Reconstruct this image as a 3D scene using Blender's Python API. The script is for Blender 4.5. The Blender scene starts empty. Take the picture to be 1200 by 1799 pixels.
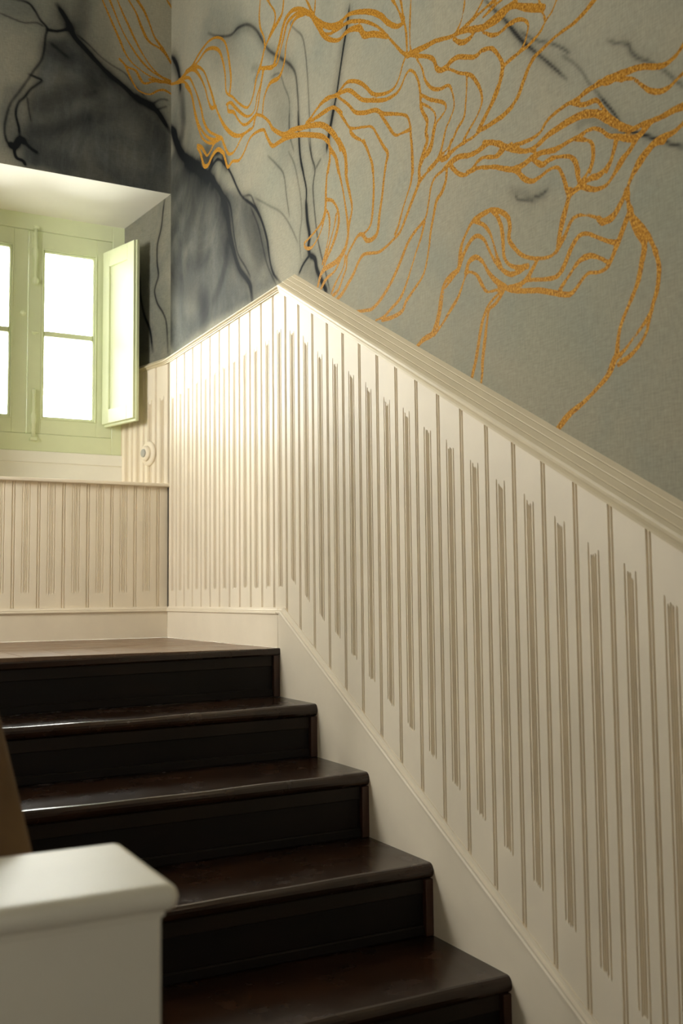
import bpy, bmesh, math, random
import numpy as np
from mathutils import Vector, Matrix

random.seed(7)
S = bpy.context.scene
COL = S.collection

# ------------------------------------------------------------------ camera
CAM_LOC = Vector((-1.41083, -4.23050, 0.16642))
YAW, PITCH, ROLL, FPX = 0.48872, 0.08224, -0.01072, 1796.14
f0 = Vector((math.sin(YAW), math.cos(YAW), 0)); r0 = Vector((math.cos(YAW), -math.sin(YAW), 0)); u0 = Vector((0, 0, 1))
fw = f0 * math.cos(PITCH) + u0 * math.sin(PITCH); up = u0 * math.cos(PITCH) - f0 * math.sin(PITCH)
rt = r0 * math.cos(ROLL) + up * math.sin(ROLL); up2 = up * math.cos(ROLL) - r0 * math.sin(ROLL)
cd = bpy.data.cameras.new('camera'); cam = bpy.data.objects.new('camera', cd); COL.objects.link(cam)
cd.sensor_fit = 'VERTICAL'; cd.sensor_height = 36.0; cd.lens = FPX / 1799.0 * 36.0
cd.clip_start = 0.02
cd.dof.use_dof = True; cd.dof.focus_distance = 3.1; cd.dof.aperture_fstop = 4.6
M = Matrix((rt, up2, -fw)).transposed().to_4x4(); M.translation = CAM_LOC
cam.matrix_world = M
S.camera = cam

# ------------------------------------------------------------------ world: bright overcast daylight
w = bpy.data.worlds.new('daylight'); S.world = w; w.use_nodes = True
bg = w.node_tree.nodes['Background']
bg.inputs['Color'].default_value = (1.0, 0.985, 0.94, 1)
SKY = 49.0
bg.inputs['Strength'].default_value = SKY
try:
    w.cycles.sampling_method = 'AUTOMATIC'
except Exception:
    pass

def portal(name, loc, size, direction):
    ld = bpy.data.lights.new(name, 'AREA'); ld.shape = 'RECTANGLE'; ld.size, ld.size_y = size
    ld.cycles.is_portal = True
    o = bpy.data.objects.new(name, ld); COL.objects.link(o); o.location = loc
    o.rotation_euler = Vector(direction).to_track_quat('-Z', 'Z').to_euler()
# sky portals in the window and in two assumed, unseen openings (they emit nothing themselves)
portal('window_portal', (-0.535, 0.47, 1.365), (0.80, 0.98), (0, -1, 0))
REAR = (-2.1, -1.7, 0.5, 1.0)          # unseen opening behind the camera, added for fill daylight (x0, x1, z0, z1)
portal('rear_fill_portal', ((REAR[0]+REAR[1])/2, -6.98, (REAR[2]+REAR[3])/2), (REAR[1]-REAR[0], REAR[3]-REAR[2]), (0, 1, 0))
LEFT_FILL = (-1.30, -0.55, 0.95, 1.75)        # unseen opening in the left wall, assumed and sized for its light (y0, y1, z0, z1)
portal('left_fill_portal', (-2.52, (LEFT_FILL[0]+LEFT_FILL[1])/2, (LEFT_FILL[2]+LEFT_FILL[3])/2), (LEFT_FILL[1]-LEFT_FILL[0], LEFT_FILL[3]-LEFT_FILL[2]), (1, 0, 0))

vs = S.view_settings
vs.view_transform = 'Standard'; vs.look = 'None'; vs.gamma = 1.0; vs.use_curve_mapping = False
vs.exposure = -0.46
S.cycles.use_denoising = True
S.cycles.max_bounces = 14; S.cycles.diffuse_bounces = 9; S.cycles.glossy_bounces = 4
S.cycles.transparent_max_bounces = 12; S.cycles.transmission_bounces = 6
S.cycles.sample_clamp_indirect = 8.0

# ------------------------------------------------------------------ scene measurements (metres; landing floor z=0, stair wall x=0, window wall y=0)
RISE_SLOPE = 0.548
BW = 0.1                                   # wainscot board pitch
JOINT0 = -1.2153                           # a board joint on the stair wall
HB = 0.130                                 # top of landing baseboard
HL = 0.658                                 # ledge under the window
HN = 1.950                                 # niche soffit edge
RAILB = 1.187                              # underside of cap rail on landing
DW = 0.3835                                # window plane
NX = -0.098                                # niche side at window plane
Y_END = -3.30                              # foot of stairs
Z_HALL = -1.325
NOSE = [(-1.167, 0.0), (-1.436, -0.157), (-1.749, -0.315), (-2.064, -0.489), (-2.370, -0.662), (-2.677, -0.828), (-2.984, -0.993), (-3.291, -1.159)]
STAIR_X0, STAIR_X1 = -1.088, -0.012

# ------------------------------------------------------------------ the print on the wallpaper (wall coordinates in mm: r = stair wall y,z; b = window wall x,z; n = niche side u,z)
GOLD = [
  ('b', 10.3, '-317,2774 -294,2725 -265,2665 -236,2604 -212,2552 -183,2515 -144,2490 -101,2471 -57,2462 -2,2458'),
  ('b', 10.3, '-285,2783 -261,2729 -236,2672 -208,2621 -179,2580 -150,2543 -111,2508 -67,2484 -2,2463'),
  ('b', 10.4, '-252,2792 -223,2730 -194,2674 -160,2609 -125,2554 -91,2513 -52,2483 -2,2470'),
  ('b', 13.1, '-204,2806 -165,2750 -146,2706 -121,2653 -97,2625 -57,2610 -28,2588 -1,2554'),
  ('b', 13.1, '-166,2816 -127,2766 -102,2713 -82,2663 -57,2630 -33,2602 -3,2557'),
  ('b', 10.3, '-235,2514 -211,2494 -192,2454 -173,2420 -149,2392 -100,2386 -61,2412 -32,2421 0,2411'),
  ('b', 13.0, '-235,2517 -202,2489 -164,2481 -144,2451 -125,2431 -91,2444 -52,2460 0,2460'),
  ('b', 10.7, '-29,2854 -14,2834 4,2809'),
  ('b', 15.7, '-101,2455 -52,2456 0,2459'),
  ('r', 15.8, '7,2459 -81,2428 -179,2416 -274,2408 -339,2419 -416,2423 -490,2415 -573,2384 -642,2334 -676,2280 -698,2214 -713,2147 -699,2093'),
  ('r', 14.8, '-179,2416 -274,2401 -352,2394 -441,2395 -526,2363 -592,2317 -630,2255 -653,2192 -664,2118 -730,2067 -794,2013 -866,1965 -906,1967 -936,1994 -956,2033 -985,2059'),
  ('r', 16.1, '-193,2424 -261,2407 -339,2375 -416,2318 -465,2249 -514,2169 -544,2111'),
  ('r', 16.0, '-179,2420 -287,2388 -365,2323 -428,2244 -465,2173 -502,2125 -554,2107'),
  ('r', 17.5, '-549,2109 -596,2045 -652,1982 -729,1920 -803,1885 -875,1871 -925,1866 -941,1887 -955,1901'),
  ('r', 16.5, '-81,2423 -179,2382 -248,2317 -288,2243 -314,2176 -353,2104 -404,2037 -502,1977 -600,1956'),
  ('r', 16.1, '-109,2424 -234,2376 -301,2302 -353,2228 -391,2160 -416,2104 -477,2038 -588,1970'),
  ('r', 15.0, '-188,2364 -274,2277 -314,2194 -366,2108 -441,2035 -525,1983 -607,1958 -641,1914 -681,1865 -718,1849 -761,1850 -824,1872 -895,1871'),
  ('r', 15.7, '-340,2036 -391,2006 -429,1969 -458,1945 -502,1953 -537,1965 -588,1963'),
  ('r', 17.2, '-340,2027 -379,1984 -416,1920 -465,1903 -513,1922 -572,1924 -629,1888 -652,1854 -680,1811 -728,1815 -792,1794 -844,1807 -895,1835 -954,1834 -1021,1815 -1048,1779 -1093,1728 -1147,1717 -1216,1706 -1307,1678 -1401,1638 -1476,1602 -1519,1567'),
  ('r', 13.5, '-664,2067 -708,2055 -751,2019 -793,1984 -855,1938 -905,1919 -945,1926 -965,1965 -994,1991 -1013,2022 -1017,2044'),
  ('r', 14.1, '-675,2062 -686,2031 -740,2003 -783,1956 -834,1914 -885,1899 -955,1901'),
  ('r', 17.0, '-955,1901 -1012,1869 -1067,1825 -1103,1783 -1191,1727 -1258,1715 -1355,1684 -1432,1660 -1506,1624 -1555,1582 -1582,1544 -1595,1512'),
  ('r', 13.1, '-1023,2033 -1004,1995 -984,1956 -970,1922 -955,1901'),
  ('r', 15.2, '-1012,1880 -1022,1923 -1050,1950 -1087,1960 -1150,1946 -1185,1963 -1203,1992 -1212,2030 -1239,2065 -1273,2085 -1314,2082 -1362,2066'),
  ('r', 19.0, '-985,2051 -1014,2085 -1033,2111 -1071,2128 -1108,2140 -1153,2151 -1183,2162 -1198,2208'),
  ('r', 13.2, '-1037,2109 -1024,2159 -996,2205 -987,2258 -997,2317'),
  ('r', 12.6, '-1071,2135 -1117,2159 -1123,2194 -1082,2248 -1054,2286'),
  ('r', 20.8, '-985,2059 -1051,2029 -1106,2009 -1133,2038 -1161,2067 -1187,2107 -1214,2127 -1265,2127 -1322,2103 -1378,2063 -1424,2017 -1469,1976 -1541,1928 -1611,1901'),
  ('r', 15.1, '-1106,2009 -1142,2003 -1169,2040 -1196,2072 -1222,2104 -1273,2104 -1330,2088 -1385,2048'),
  ('r', 11.3, '-1363,2118 -1394,2072 -1424,2031'),
  ('r', 11.1, '-1437,2078 -1432,2045 -1427,2019'),
  ('r', 13.5, '-1363,1693 -1402,1699 -1441,1707 -1478,1712 -1536,1703 -1606,1688'),
  ('r', 13.3, '-1387,1688 -1448,1680 -1507,1671 -1557,1660 -1605,1622'),
  ('r', 12.2, '-1385,1690 -1413,1703 -1453,1710 -1506,1715 -1569,1695 -1607,1699 -1649,1700 -1713,1669 -1757,1633 -1795,1596 -1853,1569 -1905,1559 -1936,1572 -1956,1600 -1977,1622'),
  ('r', 12.9, '-1513,1712 -1569,1692 -1606,1687 -1654,1671 -1695,1638 -1734,1606 -1800,1574 -1863,1548 -1915,1539 -1945,1544 -1965,1561 -1980,1570 -1995,1571 -2018,1552 -2036,1520 -2044,1485 -2046,1448 -2061,1418 -2075,1394 -2068,1366 -2074,1344 -2057,1320 -2045,1305'),
  ('r', 11.9, '-1412,1681 -1466,1680 -1518,1673 -1559,1659 -1593,1628 -1628,1586 -1663,1550 -1743,1520 -1787,1501 -1819,1462 -1849,1420 -1874,1388 -1863,1365 -1855,1341'),
  ('r', 12.0, '-1657,1553 -1663,1536 -1692,1509 -1731,1482 -1763,1437 -1784,1396 -1791,1365'),
  ('r', 13.2, '-1575,1689 -1647,1630 -1688,1589 -1744,1562 -1810,1541 -1852,1512 -1913,1485 -1972,1454 -1990,1425 -1994,1387 -1999,1343 -2000,1285'),
  ('r', 11.0, '-1821,1534 -1862,1486 -1911,1427 -1951,1415 -1994,1408'),
  ('r', 18.4, '-1196,1724 -1271,1713 -1343,1688 -1412,1666 -1478,1638 -1529,1598 -1572,1550 -1614,1497 -1631,1461 -1632,1426'),
  ('r', 13.2, '-1196,1708 -1285,1686 -1384,1646 -1478,1601 -1516,1570 -1528,1538 -1559,1501 -1579,1446'),
  ('r', 10.5, '-1522,1558 -1525,1503 -1514,1471'),
  ('r', 17.1, '-1392,2050 -1446,1999 -1505,1953 -1555,1924 -1611,1910 -1660,1905 -1729,1876 -1796,1839 -1849,1799 -1885,1761 -1930,1727 -1965,1719 -1970,1730'),
  ('r', 11.7, '-1465,1952 -1523,1913 -1586,1895 -1647,1885 -1706,1860 -1762,1828 -1817,1788 -1858,1750 -1889,1715 -1929,1670 -1962,1635 -1986,1617'),
  ('r', 20.3, '-1419,2023 -1458,1971 -1491,1926 -1536,1888 -1592,1859 -1635,1859 -1671,1852 -1723,1828 -1750,1794 -1805,1769 -1879,1724'),
  ('r', 10.9, '-1907,1821 -1932,1783 -1956,1740 -1968,1715'),
  ('r', 10.8, '-1952,1797 -1963,1753 -1970,1722 -1979,1685 -1981,1652 -1982,1622'),
  ('r', 8.5, '-2006,1768 -2001,1722 -1998,1681 -1999,1638 -2004,1615'),
  ('r', 17.1, '-1986,1617 -2034,1607 -2080,1597 -2125,1588 -2185,1567 -2218,1560 -2259,1548 -2321,1522 -2366,1520 -2403,1521 -2453,1517'),
  ('r', 10.9, '-2214,1562 -2259,1561 -2299,1562 -2338,1563 -2383,1562'),
  ('r', 7.5, '-2214,1565 -2236,1583 -2249,1611 -2254,1633'),
  ('r', 7.3, '-2243,1560 -2279,1565 -2307,1575 -2331,1590'),
  ('r', 14.8, '-2201,1554 -2234,1528 -2270,1520 -2298,1527 -2329,1520'),
  ('r', 10.4, '-2324,1509 -2358,1484 -2387,1474 -2412,1477 -2444,1472'),
  ('r', 14.6, '-1982,1620 -2033,1592 -2079,1568 -2110,1544 -2122,1518 -2139,1502 -2165,1497 -2191,1502 -2224,1496 -2288,1465 -2319,1466 -2349,1456 -2378,1428 -2395,1394 -2390,1364 -2367,1338 -2347,1315 -2320,1294 -2296,1275'),
  ('r', 10.8, '-2139,1501 -2182,1484 -2223,1455 -2270,1428 -2293,1400 -2311,1368 -2314,1339 -2294,1315 -2262,1295 -2237,1279'),
  ('r', 9.4, '-2255,1433 -2253,1399 -2248,1368 -2239,1334 -2210,1317 -2188,1297 -2162,1283 -2130,1281'),
  ('r', 9.6, '-2024,1594 -2055,1547 -2068,1510 -2099,1473 -2138,1453 -2176,1445 -2192,1418 -2198,1381 -2182,1358 -2160,1338 -2146,1309 -2134,1287'),
  ('r', 9.8, '-2047,1479 -2093,1445 -2150,1412 -2162,1392 -2144,1380 -2118,1371 -2103,1342 -2089,1312 -2057,1304'),
  ('r', 10.0, '-2050,1454 -2092,1422 -2114,1393 -2104,1362 -2089,1327 -2066,1311 -2043,1290 -2031,1274'),
  ('r', 13.1, '-2430,1278 -2394,1271 -2350,1272 -2304,1273 -2273,1269 -2225,1272 -2183,1269 -2157,1265 -2136,1272 -2114,1272 -2074,1265'),
  ('r', 8.5, '-2444,1388 -2405,1387 -2397,1365'),
  ('r', 14.3, '-2148,1239 -2182,1245 -2215,1244 -2279,1226 -2310,1232 -2340,1229 -2377,1212 -2398,1195 -2433,1178'),
  ('r', 8.8, '-2266,1193 -2294,1202 -2324,1201 -2361,1187 -2387,1194'),
  ('r', 8.8, '-2246,1196 -2278,1189 -2323,1176 -2367,1157 -2424,1133'),
  ('r', 11.6, '-1739,1481 -1769,1430 -1789,1371 -1793,1320 -1786,1261 -1774,1221 -1746,1208 -1722,1208'),
  ('r', 14.1, '-1832,1443 -1864,1402 -1869,1379 -1852,1331 -1840,1281 -1823,1232 -1811,1187 -1789,1175 -1751,1180 -1724,1206 -1696,1211 -1661,1193 -1631,1171 -1624,1138 -1599,1111 -1574,1086 -1537,1076'),
  ('r', 10.6, '-1998,1375 -2001,1316 -1993,1267 -1970,1234 -1945,1201 -1924,1166 -1905,1148'),
  ('r', 13.4, '-2074,1344 -2048,1313 -2033,1283 -2030,1248 -1998,1213 -1968,1182 -1933,1147 -1893,1136 -1852,1128 -1809,1127 -1734,1145 -1699,1133 -1670,1108 -1634,1087 -1598,1068 -1555,1056'),
  ('r', 8.1, '-2100,1333 -2080,1306 -2043,1302'),
  ('r', 11.9, '-2146,1309 -2132,1285 -2105,1265 -2069,1259 -2034,1249'),
  ('r', 9.7, '-2182,1299 -2166,1271 -2144,1262 -2125,1282'),
  ('r', 9.6, '-2241,1270 -2200,1272 -2166,1261 -2144,1262'),
  ('r', 12.1, '-2340,1229 -2295,1227 -2255,1231 -2215,1242 -2178,1240 -2139,1237 -2104,1231 -2086,1212 -2076,1181 -2061,1145 -2038,1133 -2000,1120 -1966,1100 -1931,1064 -1890,1028 -1837,995 -1784,976 -1751,977 -1684,990'),
  ('r', 10.6, '-2054,1133 -2036,1098 -2007,1061 -1983,1027 -1958,993 -1928,965 -1877,947 -1836,936 -1794,937'),
  ('r', 12.1, '-2161,1239 -2155,1206 -2137,1183 -2111,1168 -2096,1133 -2082,1098 -2072,1056 -2057,1016 -2038,991 -1995,968 -1956,947 -1936,927 -1887,923 -1830,928'),
  ('r', 12.1, '-2178,1235 -2206,1207 -2234,1190 -2270,1187 -2308,1182 -2367,1158 -2410,1136 -2437,1123 -2457,1102 -2477,1084 -2503,1074'),
  ('r', 10.3, '-2270,1187 -2294,1204 -2324,1201 -2368,1184 -2398,1190 -2426,1194'),
  ('r', 11.6, '-2391,1195 -2439,1171 -2506,1142'),
  ('r', 9.6, '-2437,1123 -2458,1130 -2485,1129 -2505,1127'),
  ('r', 13.2, '-1519,1572 -1528,1526 -1508,1479 -1498,1428 -1492,1364 -1466,1330 -1419,1315 -1343,1302'),
  ('r', 12.6, '-1526,1548 -1565,1499 -1583,1451 -1606,1389 -1622,1330 -1635,1273 -1638,1238'),
  ('r', 17.3, '-1585,1545 -1626,1481 -1630,1415 -1653,1348 -1663,1304 -1644,1259 -1632,1217 -1607,1190 -1558,1175 -1469,1172 -1435,1133'),
  ('r', 15.3, '-1497,1392 -1543,1370 -1574,1330 -1579,1292 -1560,1257 -1528,1226 -1489,1196 -1469,1172'),
  ('r', 10.4, '-1492,1367 -1517,1331 -1516,1283 -1496,1236 -1469,1196'),
  ('r', 11.0, '-1492,1349 -1459,1302 -1411,1275 -1377,1273 -1343,1291 -1350,1305'),
  ('r', 10.4, '-1564,1321 -1548,1285 -1515,1242 -1485,1200'),
  ('r', 13.1, '-1604,1194 -1557,1152 -1494,1141 -1455,1119'),
  ('r', 10.2, '-1619,1175 -1606,1144 -1556,1111 -1525,1085'),
  ('r', 12.9, '-2275,1067 -2316,1069 -2348,1064 -2378,1048 -2403,1026 -2410,1000 -2405,975 -2425,947 -2457,919 -2504,899 -2549,891 -2572,901 -2581,928 -2593,954 -2605,984 -2616,1013'),
  ('r', 13.5, '-2339,1066 -2368,1035 -2380,1004 -2383,971 -2386,938 -2407,913 -2439,898 -2470,892'),
  ('r', 14.5, '-2207,974 -2215,1013 -2236,1040 -2265,1062 -2298,1066 -2330,1065'),
  ('r', 10.3, '-2270,1062 -2311,1038 -2336,1008 -2349,976 -2361,943 -2374,919'),
  ('r', 12.2, '-2211,971 -2229,997 -2254,1017 -2282,1022 -2309,1005 -2326,978 -2347,944 -2373,915 -2406,892 -2435,889 -2458,891'),
  ('r', 14.1, '-2232,948 -2249,969 -2276,971 -2303,952 -2324,921 -2354,891 -2388,867'),
  ('r', 10.6, '-2230,945 -2256,941 -2279,926 -2296,902 -2318,876 -2364,869'),
  ('r', 15.6, '-2209,974 -2197,961 -2164,956 -2138,943 -2121,912 -2110,874 -2093,843 -2077,829 -2039,826 -2008,814'),
  ('r', 7.7, '-2194,956 -2158,940 -2137,926 -2126,894 -2106,843'),
  ('r', 11.3, '-2242,953 -2222,925 -2201,897 -2166,872 -2129,846 -2090,825'),
  ('r', 12.1, '-2504,897 -2487,881 -2462,863 -2430,859 -2388,865 -2362,859 -2335,850 -2317,838 -2297,811 -2282,770 -2267,724 -2248,683'),
  ('r', 12.2, '-2379,860 -2352,840 -2325,831 -2315,806 -2305,765 -2294,718 -2291,686 -2285,661'),
  ('r', 12.8, '-2379,868 -2429,847 -2501,829 -2546,812 -2597,793 -2618,794 -2640,808 -2665,820 -2695,813 -2721,817 -2742,843 -2756,862 -2773,889 -2783,904'),
  ('r', 13.2, '-2425,860 -2470,860 -2532,845 -2570,842 -2593,860 -2615,888 -2637,905 -2662,904 -2692,887 -2724,868 -2746,858'),
  ('r', 12.8, '-2576,811 -2606,832 -2635,852 -2666,855 -2696,843 -2721,826'),
  ('r', 11.1, '-2568,895 -2595,919 -2618,946 -2643,949 -2680,935 -2713,911 -2739,909 -2755,925 -2772,942 -2779,951'),
  ('r', 14.1, '-2785,944 -2783,917 -2791,887 -2805,858 -2822,832 -2814,799 -2801,762 -2778,728 -2754,693 -2743,664 -2739,638'),
  ('r', 15.2, '-2785,908 -2812,871 -2837,836 -2850,806'),
  ('r', 11.3, '-2837,836 -2850,806 -2857,773 -2850,735 -2836,704 -2823,668 -2810,649 -2782,628 -2743,614'),
  ('r', 9.1, '-2837,700 -2815,679 -2783,655 -2758,638 -2737,628'),
  ('r', 15.2, '-2740,640 -2726,618 -2711,598 -2677,577 -2636,556 -2593,539 -2552,512'),
  ('r', 10.6, '-2326,1545 -2363,1548 -2405,1550'),
  ('r', 18.7, '-2329,1518 -2368,1512 -2400,1510 -2426,1514 -2456,1504 -2491,1481 -2547,1450'),
  ('r', 9.5, '-2532,1480 -2542,1448 -2551,1424'),
  ('r', 9.8, '-2328,1505 -2367,1480 -2399,1474 -2424,1477 -2455,1471 -2481,1457 -2494,1439 -2489,1422 -2479,1404 -2461,1393 -2430,1391 -2403,1389'),
  ('r', 8.1, '-2594,1447 -2575,1427 -2552,1416 -2535,1402 -2505,1394 -2476,1390 -2439,1390 -2407,1389'),
  ('r', 12.8, '-2711,1383 -2679,1372 -2643,1365 -2605,1366 -2572,1364 -2539,1359 -2510,1354 -2488,1337 -2470,1315 -2451,1292 -2422,1277 -2378,1269 -2319,1270'),
  ('r', 13.7, '-2326,1464 -2359,1452 -2381,1425 -2397,1393 -2391,1367 -2374,1335 -2347,1311 -2320,1294'),
  ('r', 13.2, '-2942,1176 -2923,1162 -2903,1156 -2878,1158 -2831,1179 -2791,1189 -2754,1196 -2716,1200 -2676,1201 -2646,1197 -2614,1200 -2576,1198 -2548,1192 -2528,1178 -2496,1174 -2443,1182 -2400,1194 -2357,1222 -2318,1237'),
  ('r', 20.7, '-2711,1202 -2745,1194 -2779,1182'),
  ('r', 11.3, '-2779,1180 -2808,1166 -2829,1144 -2850,1123 -2875,1110 -2896,1107 -2917,1113 -2939,1120'),
  ('r', 11.2, '-2627,1198 -2665,1177 -2702,1170 -2719,1150 -2737,1125 -2768,1091 -2800,1068'),
  ('r', 16.9, '-2397,1194 -2443,1167 -2484,1152 -2519,1152 -2547,1159 -2586,1161 -2628,1161 -2664,1156 -2704,1141 -2732,1117 -2759,1093 -2795,1069 -2826,1066 -2852,1062 -2881,1059 -2906,1059 -2936,1056'),
  ('r', 13.4, '-2849,1061 -2829,1051 -2807,1047 -2780,1057 -2758,1071 -2735,1081 -2712,1104 -2683,1117 -2647,1117 -2611,1118 -2573,1117 -2529,1129 -2495,1131 -2465,1127 -2441,1129 -2411,1137 -2355,1164 -2316,1177'),
  ('r', 11.3, '-2639,1115 -2672,1098 -2689,1082 -2690,1061 -2684,1039 -2679,1028'),
  ('r', 10.9, '-2758,1068 -2752,1046 -2739,1027 -2726,1010'),
  ('r', 12.0, '-2812,1046 -2797,1031 -2774,1017 -2753,1000'),
  ('r', 15.2, '-2935,1027 -2908,1018 -2879,1018 -2854,1015 -2836,1003 -2818,990 -2802,981'),
  ('r', 8.7, '-2317,1201 -2356,1188 -2383,1196'),
  ('r', 12.1, '-2500,1125 -2528,1103 -2556,1103 -2583,1098 -2615,1087 -2635,1068 -2644,1042'),
  ('r', 12.6, '-2316,1178 -2361,1161 -2405,1138 -2435,1125 -2458,1102 -2487,1080 -2515,1077 -2549,1082 -2579,1076 -2592,1057 -2602,1032 -2612,1001'),
  ('r', 9.5, '-2436,1125 -2465,1128 -2495,1130 -2518,1132 -2557,1124 -2589,1120'),
  ('r', 12.1, '-2493,1131 -2517,1108 -2533,1100 -2556,1104 -2583,1098 -2620,1083 -2635,1066 -2641,1038 -2646,1017'),
  ('r', 11.3, '-2684,1092 -2690,1065 -2684,1043 -2669,1028 -2649,1014'),
  ('r', 14.0, '-2756,1063 -2745,1037 -2727,1019 -2703,1011 -2678,1015 -2652,1009'),
  ('r', 12.4, '-2809,1041 -2788,1026 -2765,1015 -2745,995 -2726,984 -2701,984 -2677,993 -2652,1007'),
  ('r', 13.4, '-2654,1009 -2627,1006 -2613,998 -2602,984 -2591,963 -2581,934 -2571,905'),
  ('r', 14.5, '-2881,1010 -2858,1016 -2836,1008 -2814,996 -2797,976 -2785,960 -2777,946 -2761,929 -2741,915 -2713,911 -2699,923'),
  ('r', 15.8, '-2780,952 -2785,920 -2792,899'),
]
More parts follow.
